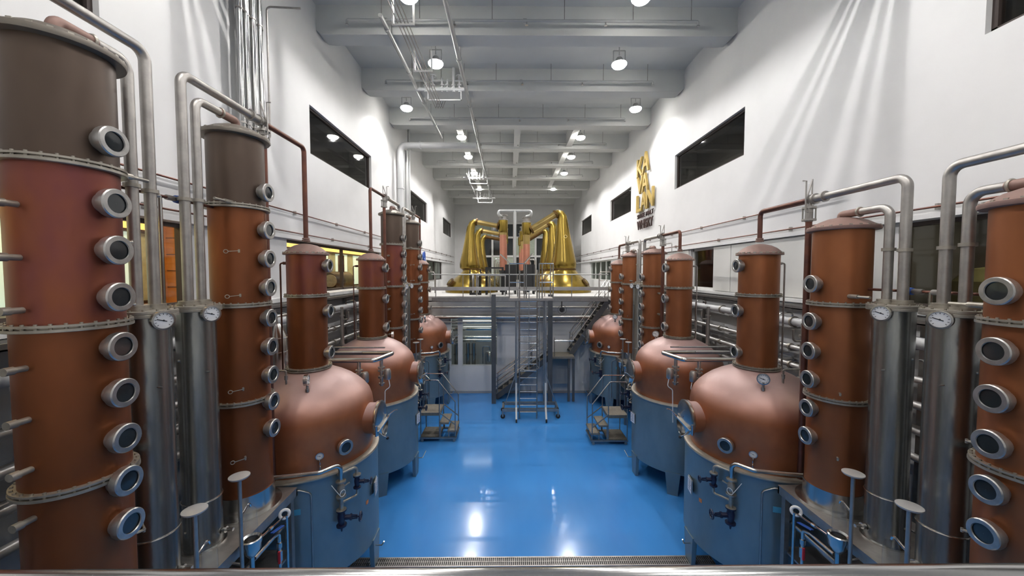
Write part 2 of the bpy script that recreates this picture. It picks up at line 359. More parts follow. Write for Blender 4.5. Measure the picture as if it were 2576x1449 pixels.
# trims: conduits on wall, ledge band over lower windows, ledges under
def conduit(x, z, y0, y1, sgn, label, step=2.4):
    c = thing('wall_conduit', label, 'conduit', (x, y0, z))
    MB().cyl((0, 0, 0), (0, y1 - y0, 0), 0.018, 8).build('conduit_tube', 'copper_pipe', c)
    y = 0.8
    while y < y1 - y0:
        MB().bb(min(0, sgn * 0.07), max(0, sgn * 0.07), y - 0.02, y + 0.02, -0.05, 0.05).build('clip', 'steel_dull', c); y += step
conduit(WL + 0.07, 7.58, 2.0, 38.5, -1, 'thin upper conduit clipped along the left white wall')
conduit(WL + 0.07, 7.05, 2.0, 38.5, -1, 'thin lower conduit along the left wall above the lit windows', 3.1)
conduit(WR - 0.07, 7.58, 7.6, 38.5, 1, 'thin upper conduit clipped along the right white wall')
conduit(WR - 0.07, 7.05, 2.0, 38.5, 1, 'thin lower conduit along the right wall above the lower windows', 3.1)
struct(MB().bb(WL, WL + 0.10, Y0, 38.5, 6.87, 6.95).build('trim_1', 'wall'), 'projecting white ledge over the left lower windows', 'ledge')
struct(MB().bb(WR - 0.10, WR, Y0, 38.5, 6.87, 6.95).build('trim_2', 'wall'), 'projecting white ledge over the right lower windows', 'ledge')
struct(MB().bb(WL, WL + 0.20, Y0, 18, 5.27, 5.37).build('trim_3', 'wall'), 'white sill band under the left lower windows', 'ledge')
struct(MB().bb(WR - 0.12, WR, Y0, 18, 5.29, 5.37).build('trim_4', 'wall'), 'white sill band under the right lower windows', 'ledge')
pn = thing('wall_cladding', 'pale partition panels on the right wall beside the lower windows', 'panel', (WR, 0, 0))
for a, b in ((6.62, 8.45), (8.5, 11.38), (11.42, 12.36), (14.1, 17.9)): MB().bb(-0.04, 0, a, b, LOZ0, LOZ1 - 0.02).build('panel', 'panel', pn)

# far end window grid on end wall
bw = struct(link('window_%d' % k, None, None, (0.55, Y1 - 0.02, 0)), 'white framed glazing in the far end wall', 'window')
for x in (-4.6, -2.3, 0, 2.3, 4.6): MB().bb(x - 0.1, x + 0.1, -0.1, 0, 5, 11.2).build('frame_post', 'frame_white', bw)
for z in (5.0, 7.6, 9.6, 11.1): MB().bb(-4.7, 4.7, -0.12, 0.0, z, z + 0.2).build('frame_rail', 'frame_white', bw)
for i in range(4):
    for z0, z1 in ((5.2, 7.6), (7.8, 9.6), (9.8, 11.1)):
        MB().bb(-4.5 + 2.3 * i, -2.4 + 2.3 * i, -0.03, -0.01, z0, z1).build('pane', 'glass_dark' if (i + int(z0)) % 3 else 'curtain', bw)

# ------------------------------------------------------------------ lamps
lh = MB().lathe([(0.08, 0.22), (0.10, 0.20), (0.16, 0.08), (0.26, 0.0), (0.25, 0.0), (0.15, 0.07)], seg=24).mesh('housing', 'pipe_grey')
ll = MB().lathe([(0.25, 0.012), (0.25, -0.03), (0.20, -0.09), (0.10, -0.13), (0.01, -0.14)], seg=24).mesh('lens', 'lens')
lb = MB().bar((-0.2, 0, 0.1), (-0.2, 0, 0.45), 0.03, 0.03).bar((0.2, 0, 0.1), (0.2, 0, 0.45), 0.03, 0.03).bar((-0.2, 0, 0.45), (0.2, 0, 0.45), 0.03, 0.03).cyl((0, 0, 0.3), (0, 0, ZS - LAMP_Z), 0.02, 8).mesh('bracket', 'pipe_grey')
for i, (x, y) in enumerate(LAMPS):
    t = thing('high_bay_lamp', 'bright round floodlight among the real and added ceiling lamps, %s one of the %s pair' % ('left' if x < 0.5 else 'right', ORD[i // 2]), 'lamp', (x, y, LAMP_Z), 'ceiling floodlights')
    link('housing', lh, t); link('lens', ll, t); link('bracket', lb, t)
    ld = bpy.data.lights.new('floodlight', 'SPOT'); ld.energy = LAMP_W * (1.85 if y > 17 else 1.0); ld.color = LAMP_COL; ld.spot_size = math.radians(152); ld.spot_blend = 0.35; ld.shadow_soft_size = 0.03
    lo = bpy.data.objects.new('floodlight', ld); COL.objects.link(lo); lo.parent = t; lo.location = (0, 0, -0.2)

# ------------------------------------------------------------------ shared small parts
PH = MB().lathe([(0.095, -0.03), (0.095, 0.055), (0.128, 0.06), (0.132, 0.075), (0.132, 0.125), (0.124, 0.135), (0.088, 0.135), (0.084, 0.125)], d=(1, 0, 0), seg=32, cap=False).mesh('porthole', 'steel_cast')
PHG = MB().lathe([(0.086, 0.118), (0.001, 0.119)], d=(1, 0, 0), seg=28, cap=False).mesh('sight_glass', 'glass_dark')
def porthole(parent, loc, ang, s=1.0):
    o = link('porthole', PH, parent, loc, ang); o.scale = (s, s, s); link('sight_glass', PHG, o); return o
BOLT = MB().cyl((0, 0, -0.01), (0, 0, 0.042), 0.012, 6).mesh('bolt', 'flange')
def flange(parent, R, z, mode, nb=28, th=0.022, name='flange'):
    o = MB().ring([(R - 0.1, -th - 0.01), (R - 0.003, -th - 0.01), (R, -th - 0.006), (R, -0.006), (R - 0.035, -0.006), (R - 0.035, 0.010), (R - 0.004, 0.010), (R - 0.004, th + 0.006), (R - 0.1, th + 0.006)], seg=64).build(name, 'flange', parent, (0, 0, z))
    if mode == 2:
        for i in range(nb):
            a = 2 * PI * (i + 0.5) / nb; link('bolt', BOLT, o, ((R - 0.025) * math.cos(a), (R - 0.025) * math.sin(a), 0))
    elif mode == 1:
        m = MB()
        for i in range(nb):
            a = 2 * PI * (i + 0.5) / nb; c = ((R - 0.025) * math.cos(a), (R - 0.025) * math.sin(a)); m.cyl((*c, -0.01), (*c, 0.04), 0.012, 6)
        q = m.build('bolt_ring', 'flange', o); q['kind'] = 'stuff'
    return o
GC = MB().lathe([(0.001, -0.05), (0.095, -0.05), (0.1, -0.045), (0.1, 0.0), (0.105, 0.005), (0.105, 0.02), (0.088, 0.022), (0.086, 0.01)], d=(1, 0, 0), seg=28, cap=False).mesh('gauge', 'steel')
GD = MB().lathe([(0.087, 0.011), (0.001, 0.0112)], d=(1, 0, 0), seg=28, cap=False).mesh('dial', 'white')
gp = MB().bar((0.014, 0.03, -0.012), (0.014, -0.058, 0.018), 0.009, 0.002, (1, 0, 0)).lathe([(0.001, 0.013), (0.010, 0.0145), (0.001, 0.016)], d=(1, 0, 0), seg=10, cap=False)
GP = gp.mesh('pointer', 'ink')
gt = MB()
for i in range(11):
    a = math.radians(-45 + 27 * i); c, s_ = math.cos(a), math.sin(a); gt.bar((0.0135, c * 0.062, s_ * 0.062), (0.0135, c * 0.078, s_ * 0.078), 0.005, 0.001, (1, 0, 0))
GT = gt.mesh('dial_marks', 'ink')
def gauge(parent, loc, ang, s=1.0, tilt=0.0):
    o = link('gauge', GC, parent, loc); o.rotation_euler = (0, tilt, ang); o.scale = (s, s, s)
    link('dial', GD, o); link('pointer', GP, o); link('dial_marks', GT, o)['kind'] = 'stuff'; return o
def gvalve(parent, T, p, out, s=1.0):
    """dark globe valve centred at p with handwheel pointing along out (horizontal unit vec)"""
    p = Vector(p); out = Vector(out); z = Vector((0, 0, 1))
    o = MB(T).lathe([(0.07 * s, -0.12 * s), (0.07 * s, -0.10 * s), (0.04 * s, -0.095 * s), (0.05 * s, -0.03 * s), (0.055 * s, 0.02 * s), (0.04 * s, 0.095 * s), (0.07 * s, 0.10 * s), (0.07 * s, 0.12 * s)], p, 20).cyl(p, p + out * 0.13 * s, 0.034 * s, 12).cyl(p + out * 0.12 * s, p + out * 0.14 * s, 0.045 * s, 12).bar(p + out * 0.13 * s + z * 0.028 * s, p + out * 0.22 * s + z * 0.02 * s, 0.014 * s).bar(p + out * 0.13 * s - z * 0.028 * s, p + out * 0.22 * s - z * 0.02 * s, 0.014 * s).cyl(p + out * 0.13 * s, p + out * 0.27 * s, 0.009 * s, 8).build('globe_valve', 'navy', parent)
    h = MB(T).torus(p + out * 0.26 * s, 0.062 * s, 0.011 * s, out, 20, 6)
    sd = out.cross(z)
    for a in range(3):
        v = (z * math.cos(a * PI / 3) + sd * math.sin(a * PI / 3)) * 0.06 * s; h.cyl(p + out * 0.26 * s - v, p + out * 0.26 * s + v, 0.006 * s, 6)
    h.build('handwheel', 'navy', o); return o

# ------------------------------------------------------------------ copper columns
ROWX = {1: -4.0, -1: 5.0}       # key = direction of the aisle along X
PZ = 2.45                       # platform top
def column(sd, y, sy, near, label, mt, plum=False):
    X = ROWX[sd]; tall = sd == 1; t = thing('copper_column', label, 'still column', (X, y, 0), 'rectifying columns'); T = TT(sd, sy)
    cu = mt
    MB().ring([(0.30, PZ), (0.46, PZ), (0.46, PZ + 0.025), (0.375, PZ + 0.03), (0.365, PZ + 0.3), (0.30, PZ + 0.3)]).build('base_ring', 'steel', t)
    zs = [PZ + 0.29, 4.12, 5.53] + ([6.94, 7.97] if tall else [6.66])
    for i in range(len(zs) - 1):
        top = i == len(zs) - 2
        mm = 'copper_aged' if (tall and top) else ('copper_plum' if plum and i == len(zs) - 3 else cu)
        MB().lathe([(0.352, zs[i]), (0.352, zs[i + 1])], cap=False).build('column_section', mm, t)
        if not top: flange(t, 0.405, zs[i + 1], 2 if near else 1)
    zt = zs[-1]
    MB().lathe([(0.34, zt - 0.045), (0.425, zt - 0.04), (0.432, zt - 0.02), (0.43, zt + 0.005), (0.41, zt + 0.02), (0.36, zt + 0.045), (0.28, zt + 0.095), (0.18, zt + 0.135), (0.07, zt + 0.155), (0.005, zt + 0.16)], cap=False).build('cap_dome', 'cap_grey' if tall else 'copper_cap', t)
    m = MB()
    for i in range(24): a = 2 * PI * i / 24; m.box((0.41 * math.cos(a), 0.41 * math.sin(a), zt + 0.012), (0.025, 0.035, 0.022), Matrix.Rotation(a, 3, 'Z'))
    q = m.build('clamp_lugs', 'flange', t); q['kind'] = 'stuff'
    ph = [3.65, 4.465 - 0.405, 4.465, 4.89, 5.32, 5.775, 6.2, 6.62, 7.17] if tall else [3.5, 3.93, 4.375, 4.81, 5.26, 5.825]
    for z in ph: porthole(t, (sd * 0.335, 0, z), 0 if sd == 1 else PI)
    # sample cocks on the camera side
    for z in ((3.35, 4.35, 5.68, 6.3) if tall else (3.3, 4.25)):
        a = math.radians(54); p = Vector((math.cos(a) * 0.35, -math.sin(a) * 0.35, z)); d = Vector((math.cos(a), -math.sin(a), 0)); s_ = Vector((-math.sin(a), -math.cos(a), 0))
        m = MB(TT(sd, -sy)).cyl(p, p + d * 0.07, 0.014, 8).cyl(p + d * 0.06 + Vector((0, 0, -0.025)), p + d * 0.06 + Vector((0, 0, 0.02)), 0.012, 8)
        if tall: m.bar(p + d * 0.07, p + d * 0.075 + s_ * 0.12 - Vector((0, 0, 0.012)), 0.012, 0.008).torus(p + d * 0.075 + s_ * 0.145 - Vector((0, 0, 0.014)), 0.024, 0.005, d, 14, 6)
        m.build('sample_cock', 'flange', t)
    # side nozzles away from the condensers
    for z in ((3.94, 4.36, 4.78, 5.21, 5.69, 6.12, 6.55) if tall else (3.8, 4.6, 5.3)):
        MB(TT(1, sy)).cyl((0.02, -0.34, z), (0.02, -0.47, z), 0.026, 14).cyl((0.02, -0.43, z), (0.02, -0.49, z), 0.034, 14).build('nozzle', 'flange', t)
    # cross nozzle below the cap towards the condensers
    zz = zt - 1.0
    MB(TT(sd, sy)).tube([(0.15, 0.31, zz), (0.15, 0.45, zz)], 0.03, 0, 10).tube([(0.15, 0.45, zz), (0.15, 0.62, zz)], 0.018, 0, 8).build('side_pipe', 'flange', t)
    # outlet to condenser: elbow stub on cap
    return t, zt

def condenser(sd, y, label, gy=0.0):
    X = ROWX[sd]; t = thing('shell_condenser', label, 'condenser', (X, y, 0), 'shell condensers'); zt = 5.56
    MB().lathe([(0.21, PZ), (0.21, PZ + 0.02), (0.205, PZ + 0.03), (0.205, zt - 0.03)], cap=False).build('shell', 'condenser', t)
    MB().ring([(0.19, PZ), (0.245, PZ), (0.245, PZ + 0.02), (0.19, PZ + 0.02)], seg=36).build('foot_flange', 'steel', t)
    MB().torus((0, 0, 3.08), 0.213, 0.008, seg=40).build('band', 'steel_bright', t)
    o = MB().lathe([(0.001, zt - 0.05), (0.265, zt - 0.05), (0.27, zt - 0.045), (0.27, zt - 0.015), (0.265, zt - 0.01), (0.27, zt - 0.005), (0.27, zt + 0.02), (0.262, zt + 0.025), (0.001, zt + 0.03)], seg=40, cap=False).build('top_flange', 'flange', t)
    for i in range(14): a = 2 * PI * i / 14; link('bolt', BOLT, o, (0.245 * math.cos(a), 0.245 * math.sin(a), zt))
    MB().cyl((sd * 0.1, -0.1, 5.46), (sd * 0.28, -0.14, 5.46), 0.016, 8).build('gauge_stem', 'steel', t)
    gauge(t, (sd * 0.30, -0.13, 5.485), math.atan2(-0.42, sd * 0.9), 0.98)
    # drain stub and level pipe
    MB().cyl((sd * 0.17, 0.06, PZ + 0.14), (sd * 0.34, 0.06, PZ + 0.14), 0.022, 10).cyl((sd * 0.22, 0.06, PZ + 0.14), (sd * 0.25, 0.06, PZ + 0.14), 0.04, 12).build('drain_stub', 'steel', t)
    MB().cyl((sd * 0.19, -0.1, 4.75), (sd * 0.24, -0.1, 4.75), 0.008, 6).tube([(sd * -0.15, -0.19, 4.9), (sd * -0.15, -0.25, 4.9), (sd * -0.15, -0.25, 2.7), (sd * -0.15, -0.19, 2.7)], 0.012, 0.05, 8).build('level_tube', 'steel', t)
    return t

def pipe_flange(m, p, r, d=(0, 0, 1), th=0.05): return m.lathe([(0.01, -th / 2), (r, -th / 2), (r, th / 2), (0.01, th / 2)], p, 20, d, cap=False)
def vapour_lines(sd, ycol, ycond, zt, sy, which):
    """column outlet pipe: cap of column -> condenser"""
    X = ROWX[sd]; zc = 5.6
    yc = ycond + math.copysign(0.10, ycol - ycond); zr = zt + (0.24 if sd == 1 else 0.20)
    t = thing('outlet_pipe', 'steel swan pipe from the %s down to its condenser' % which, 'pipe', (X, 0, 0), 'column outlet pipes')
    MB().tube([(0, ycol + sy * 0.02, zt + 0.13), (0, ycol + sy * 0.02, zr), (0, ycol - sy * 0.3, zr)], 0.056, 0.12, 14).lathe([(0.075, 0), (0.08, 0.01), (0.08, 0.03), (0.06, 0.035)], (0, ycol + sy * 0.02, zt + 0.125), 18).build('elbow', 'copper_cap', t)
    pts = [(0, ycol - sy * 0.26, zr), (0, yc, zr), (0, yc, zc)]
    MB().tube(pts, 0.052, 0.13, 16, 8).build('run', 'steel_dull', t)
    MB().torus((0, ycol - sy * 0.27, zr), 0.058, 0.016, (0, 1, 0), 16, 6).build('coupling', 'flange', t)
    m = MB(); pipe_flange(m, (0, yc, zc + 0.02), 0.1); pipe_flange(m, (0, yc, zc + 0.0), 0.115, th=0.03); m.build('foot_flange', 'flange', t)
    m = MB(); pipe_flange(m, (0, yc, 6.92 if sd == 1 else 6.3), 0.072, th=0.04); m.build('joint', 'flange', t)
def pot_line(sd, ycond, ypot, sy, which, full=True):
    X = ROWX[sd]; zr = 8.43 if sd == 1 else 7.2; yc = ycond + math.copysign(0.10, ycond - ypot); zc = 5.6
    t = thing('vapour_pipe', 'overhead vapour pipe with valve above the %s' % which, 'pipe', (X, 0, 0), 'overhead vapour pipes')
    yv = ycond - sy * -0.0
    yv = (ypot + sy * 1.2) if full else ypot
    if full:
        MB().tube([(0, ypot, 6.6), (0, ypot, zr), (0, yv - sy * 0.0, zr)], 0.044, 0.10, 14, 8).build('copper_run', 'copper_pipe', t)
        m = MB(); pipe_flange(m, (0, ypot, 6.62), 0.075, th=0.03); pipe_flange(m, (0, ypot, 6.66), 0.065, th=0.03); m.build('foot_flange', 'copper_cap', t)
    MB().tube([(0, yv, zr), (0, yc, zr), (0, yc, zc)], 0.055, 0.13, 16, 8).build('steel_run', 'steel_dull', t)
    m = MB(); pipe_flange(m, (0, yc, zc + 0.02), 0.1); pipe_flange(m, (0, yc, zc), 0.115, th=0.03); m.build('foot_flange', 'flange', t)
    m = MB(); pipe_flange(m, (0, yc, 6.9 if sd == 1 else 6.28), 0.075, th=0.04); m.build('joint', 'flange', t)
    if not full: return
    # valve tree hanging below the run
    v = MB()
    for dy in (0.02, 0.12, 0.30): pipe_flange(v, (0, yv + sy * dy, zr), 0.085, (0, 1, 0), 0.03)
    v.cyl((0, yv, zr), (0, yv + sy * 0.34, zr), 0.062, 16).build('valve', 'steel_dull', t)
    m = MB().cyl((0, yv, zr), (0, yv, zr - 0.36), 0.055, 14)
    for dz in (0.13, 0.33): pipe_flange(m, (0, yv, zr - dz), 0.10, th=0.03)
    for a in range(4): m.cyl((0.085 * math.cos(a * PI / 2 + 0.8), yv + 0.085 * math.sin(a * PI / 2 + 0.8), zr - 0.35), (0.085 * math.cos(a * PI / 2 + 0.8), yv + 0.085 * math.sin(a * PI / 2 + 0.8), zr - 0.11), 0.012, 6)
    m.build('drop_valve', 'steel_dull', t)
    h = MB(TT(sd)); yy = yv - 0.06
    h.tube([(0.11, yy, zr - 0.2), (0.11, yy, zr + 0.3), (0.17, yy, zr + 0.3)], 0.013, 0.0, 6).bar((0.11, yy, zr - 0.2), (0.0, yy, zr - 0.2), 0.02).bar((0.1, yy, zr + 0.0), (-0.03, yy + 0.05, zr + 0.33), 0.018).bar((-0.03, yy + 0.05, zr), (-0.03, yy + 0.05, zr + 0.34), 0.016)
    h.build('lever', 'steel_dull', t)
    MB().tube([(0, yv, zr - 0.36), (0, yv, PZ + 0.01)], 0.048, 0, 14).build('down_pipe', 'copper_pipe', t)
    if sd == -1 and ypot > 9: MB().tube([(0, yv, zr - 0.30), (sd * -0.0, yv + (ypot - yv) * 0.55, zr - 0.30), (0, yv + (ypot - yv) * 0.55, zr - 0.62)], 0.014, 0.04, 8).build('drain_line', 'steel_dull', t)

# ------------------------------------------------------------------ pot stills
def pot(sd, y, sy, near, label, neckmat, cups, gang):
    X = ROWX[sd]; t = thing('pot_still', label, 'pot still', (X, y, 0), 'copper pot stills'); T = TT(sd, sy)
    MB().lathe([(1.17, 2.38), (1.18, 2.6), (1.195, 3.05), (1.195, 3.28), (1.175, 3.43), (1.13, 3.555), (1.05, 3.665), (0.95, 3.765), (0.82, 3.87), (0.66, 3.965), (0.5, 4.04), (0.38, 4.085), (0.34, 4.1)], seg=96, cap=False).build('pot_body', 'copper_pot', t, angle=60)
    MB().ring([(1.16, 2.40), (1.275, 2.40), (1.295, 2.41), (1.30, 2.43), (1.29, 2.455), (1.26, 2.465), (1.19, 2.465), (1.16, 2.45)], seg=96).build('jacket_rim', 'rim', t)
    MB().lathe([(1.27, 2.41), (1.27, 0.58), (1.2, 0.54), (0.3, 0.40), (0.01, 0.40)], seg=96, cap=False).build('jacket', 'jacket', t)
    for i in range(6):
        a = math.radians(2 + 60 * i); R = Matrix.Rotation(a, 3, 'Z'); m = MB(T)
        m.add([R @ Vector(q) for q in ((1.285, -0.19, 0.62), (1.285, 0.19, 0.62), (1.275, 0.13, 0), (1.275, -0.13, 0), (1.19, -0.19, 0.62), (1.19, 0.19, 0.62), (1.19, 0.13, 0), (1.19, -0.13, 0))], [(0, 1, 2, 3), (7, 6, 5, 4), (0, 4, 5, 1), (3, 2, 6, 7), (0, 3, 7, 4), (1, 5, 6, 2)])
        m.bb(0, 0, 0, 0, 0, 0) if False else None
        m.build('leg', 'jacket', t)
    # neck
    MB().lathe([(0.352, 4.1), (0.352, 5.55)], cap=False).build('neck_section', cups[0], t)
    MB().lathe([(0.352, 5.55), (0.352, 6.37)], cap=False).build('neck_section', cups[1], t)
    flange(t, 0.42, 4.125, 1, 26); flange(t, 0.405, 5.55, 1, 26)
    MB().lathe([(0.34, 6.335), (0.405, 6.34), (0.408, 6.36), (0.40, 6.38), (0.385, 6.385), (0.36, 6.41), (0.29, 6.475), (0.2, 6.525), (0.09, 6.555), (0.05, 6.56)], cap=False).build('neck_cap', 'copper_cap', t)
    m = MB()
    for i in range(24): a = 2 * PI * i / 24; m.box((0.39 * math.cos(a), 0.39 * math.sin(a), 6.375), (0.03, 0.045, 0.035), Matrix.Rotation(a, 3, 'Z'))
    q = m.build('clamp_lugs', 'flange', t); q['kind'] = 'stuff'
    for z in (6.13, 5.23, 4.4): porthole(t, (sd * 0.335, 0, z), 0 if sd == 1 else PI)
    # body sight glass and siphon gauge
    a = math.radians(36); d = Vector((math.cos(a) * sd, -math.sin(a) * sy, 0)); porthole(t, d * 1.165 + Vector((0, 0, 2.83)), math.atan2(d.y, d.x), 1.05)
    a = math.radians(55.5); d = Vector((math.cos(a), -math.sin(a), 0)); z3 = Vector((0, 0, 1)); s_ = Vector((-math.sin(a), -math.cos(a), 0)); p = d * 1.24
    MB(T).tube([d * 1.17 + z3 * 2.56, p + z3 * 2.56, p + z3 * 2.74], 0.012, 0.03, 8).torus(p + z3 * 2.60, 0.045, 0.011, s_, 18, 6).build('gauge_siphon', 'steel_bright', t)
    dw = Vector((d.x * sd, d.y * sy, 0)); gauge(t, dw * 1.24 + z3 * 2.80, math.atan2(dw.y, dw.x), 0.62)
    # dome gauge
    MB(T).cyl((0.37, -0.75, 3.80), (0.37, -0.75, 4.0), 0.022, 10).cyl((0.37, -0.75, 3.85), (0.37, -0.75, 3.9), 0.035, 10).build('gauge_stem', 'steel_dull', t)
    gauge(t, (0.37 * sd, -0.75 * sy, 4.06), gang, 1.0)
    # manhole: copper collar, lid, clamp bars
    mh = MB(T).lathe([(0.30, 0.95), (0.30, 1.33), (0.33, 1.335), (0.33, 1.37)], (0, 0, 3.07), 40, (1, 0, 0)).build('manhole', 'copper_pot', t)
    MB(T).lathe([(0.335, 1.365), (0.345, 1.38), (0.345, 1.42), (0.33, 1.43), (0.28, 1.435), (0.15, 1.45), (0.01, 1.455)], (0, 0, 3.07), 40, (1, 0, 0), cap=False).build('lid', 'steel', mh)
    MB(T).bar((1.47, -0.34, 2.92), (1.47, 0.40, 2.98), 0.03, 0.05, (1, 0, 0)).tube([(1.47, -0.28, 2.9), (1.56, -0.28, 2.82), (1.62, -0.22, 2.76)], 0.011, 0, 8).cyl((1.45, -0.36, 2.85), (1.45, -0.36, 3.05), 0.025, 8).tube([(1.47, 0.3, 3.0), (1.6, 0.32, 3.1), (1.66, 0.3, 3.12)], 0.012, 0, 8).build('clamp_bar', 'steel_bright', mh)
    MB(T).lathe([(0.024, 0), (0.03, 0.02), (0.02, 0.045), (0.001, 0.05)], (1.62, -0.22, 2.73), 12).build('knob', 'black', mh)
    MB(T).lathe([(0.34, 1.40), (0.335, 1.40)], (0, 0, 3.07), 2, (1, 0, 0), cap=False) if False else None
    # splash shield under the lid
    m = MB(T); n_ = 14
    for i in range(n_ + 1):
        th = PI + PI * i / n_
        m.v += [Vector((1.34, 0.32 * math.cos(th), 3.07 + 0.32 * math.sin(th))), Vector((1.50, 0.20 * math.cos(th), 2.93 + 0.24 * math.sin(th)))]
    for i in range(n_): m.f.append((2 * i, 2 * i + 2, 2 * i + 3, 2 * i + 1))
    m.build('splash_shield', 'steel', mh)
    # steam valve stack on the jacket
    a = math.radians(42.7); d = Vector((math.cos(a), -math.sin(a), 0)); e = Vector((math.sin(a), math.cos(a), 0)) * 1.0
    P = d * 1.40; Q = d * 1.38 + e * 0.30
    MB(T).tube([P + z3 * 2.28, P + z3 * 2.62, P + Vector((-0.24, -0.24, 2.60)), Vector((-0.15, -1.35, 2.58))], 0.038, 0.10, 14).build('steam_pipe', 'steel', t)
    s = MB(T); 
    for zz in (2.31, 2.04, 1.79): pipe_flange(s, P + z3 * zz, 0.085, th=0.022)
    s.cyl(P + z3 * 1.76, P + z3 * 2.3, 0.036, 14).lathe([(0.036, 2.08), (0.062, 2.12), (0.062, 2.22), (0.036, 2.27)], P, 16)
    s.tube([P + z3 * 2.45, Q + z3 * 2.45, Q + z3 * 2.30], 0.024, 0.08, 10).tube([Q + z3 * 2.02, Q + z3 * 1.92, P + z3 * 1.92], 0.022, 0.05, 10)
    pipe_flange(s, Q + z3 * 2.30, 0.07, th=0.018)
    s.cyl(P + z3 * 1.92, P * (1.2 / 1.4) + z3 * 1.92, 0.03, 10).cyl(P + z3 * 2.4, P * (1.2 / 1.4) + z3 * 2.4, 0.03, 10)
    s.tube([P + e * 0.06 + z3 * 2.2, P + e * 0.14 + d * 0.03 + z3 * 2.24], 0.016, 0, 8)
    s.build('valve_stack', 'flange', t)
    MB(T).torus(P + d * 0.07 + z3 * 2.12, 0.055, 0.006, (d + e * 0.3), 20, 6).tube([P + d * 0.07 - e * 0.05 + z3 * 2.10, P - e * 0.16 + z3 * 2.3], 0.006, 0, 6).build('cable_loop', 'white', t)
    gvalve(t, T, Q + z3 * 2.17, (e * 0.75 + d * 0.65).normalized(), 0.95)
    gvalve(t, T, P + z3 * 1.65, (e * 0.75 + d * 0.65).normalized(), 1.25)
    MB(T).cyl(P + z3 * 1.5, P + z3 * 1.40, 0.03, 10, 0.012).build('drain_tip', 'navy', t)
    # seam strip + plates
    a = math.radians(62); d2 = Vector((math.cos(a), -math.sin(a), 0))
    MB(T).tube([d2 * 1.285 + z3 * 0.5, d2 * 1.285 + z3 * 2.2, Vector((math.cos(a + 0.14) * 1.285, -math.sin(a + 0.14) * 1.285, 2.30)), Vector((math.cos(a + 0.4) * 1.30, -math.sin(a + 0.4) * 1.30, 2.26))], 0.014, 0.1, 8).build('jacket_seam', 'steel_dull', t)
    R = Matrix.Rotation(math.radians(10), 3, 'Z')
    pl = MB(T).box((1.30, -0.03, 1.67), (0.012, 0.26, 0.30), R).bb(1.26, 1.30, -0.05, 0.02, 1.60, 1.74).build('label_plate', 'steel_dull', t)
    MB(T).box((1.312, -0.02, 1.67), (0.006, 0.21, 0.27), R).build('paper', 'paper', pl)
    m = MB(T)
    for q in range(5): m.box((1.3165, -0.03 + 0.01 * (q % 2), 1.77 - 0.045 * q), (0.002, 0.13 - 0.03 * (q % 2), 0.012), R)
    m.build('print', 'ink', pl)
    th = math.radians(14); MB(T).box((1.274 * math.cos(th), -1.274 * math.sin(th), 1.52), (0.006, 0.07, 0.07), Matrix.Rotation(-th, 3, 'Z')).build('sticker', 'orange', t)
    th = math.radians(73); MB(T).box((1.274 * math.cos(th), -1.274 * math.sin(th), 1.92), (0.006, 0.16, 0.10), Matrix.Rotation(-th, 3, 'Z')).build('sticker', 'cyan', t)
    # drain handle, neck drain line, riser, vent
    MB(T).tube([(1.1, -0.05, 0.46), (1.42, -0.05, 0.46), (1.50, -0.16, 0.62)], 0.014, 0.02, 8).build('drain_handle', 'steel_bright', t)
    MB(T).tube([(-0.85, -0.62, 4.21), (-0.06, -0.66, 4.21), (-0.06, -0.66, 3.93)], 0.017, 0.03, 8).cyl((-0.06, -0.66, 4.04), (-0.06, -0.66, 4.12), 0.03, 10).build('neck_drain', 'steel_dull', t)
    MB(T).tube([(-0.33, 0, 6.18), (-0.52, 0, 6.18), (-0.52, 0, 4.0)], 0.016, 0.04, 8).cyl((-0.38, 0, 6.18), (-0.46, 0, 6.18), 0.03, 10).build('riser', 'copper_pipe' if sd == 1 else 'steel_dull', t)
    m = MB(T).cyl((-0.9, -0.05, 3.75), (-0.9, -0.05, 4.72), 0.052, 16).cyl((-0.9, -0.05, 4.72), (-0.9, -0.05, 4.98), 0.044, 16)
    pipe_flange(m, (-0.9, -0.05, 4.72), 0.075, th=0.04); pipe_flange(m, (-0.9, -0.05, 3.86), 0.08, th=0.05)
    m.tube([(-0.9, -0.05, 4.62), (-0.7, -0.05, 4.62), (-0.7, -0.05, 4.85)], 0.022, 0.06, 8).build('vent_pipe', 'steel_dull', t)
    return t

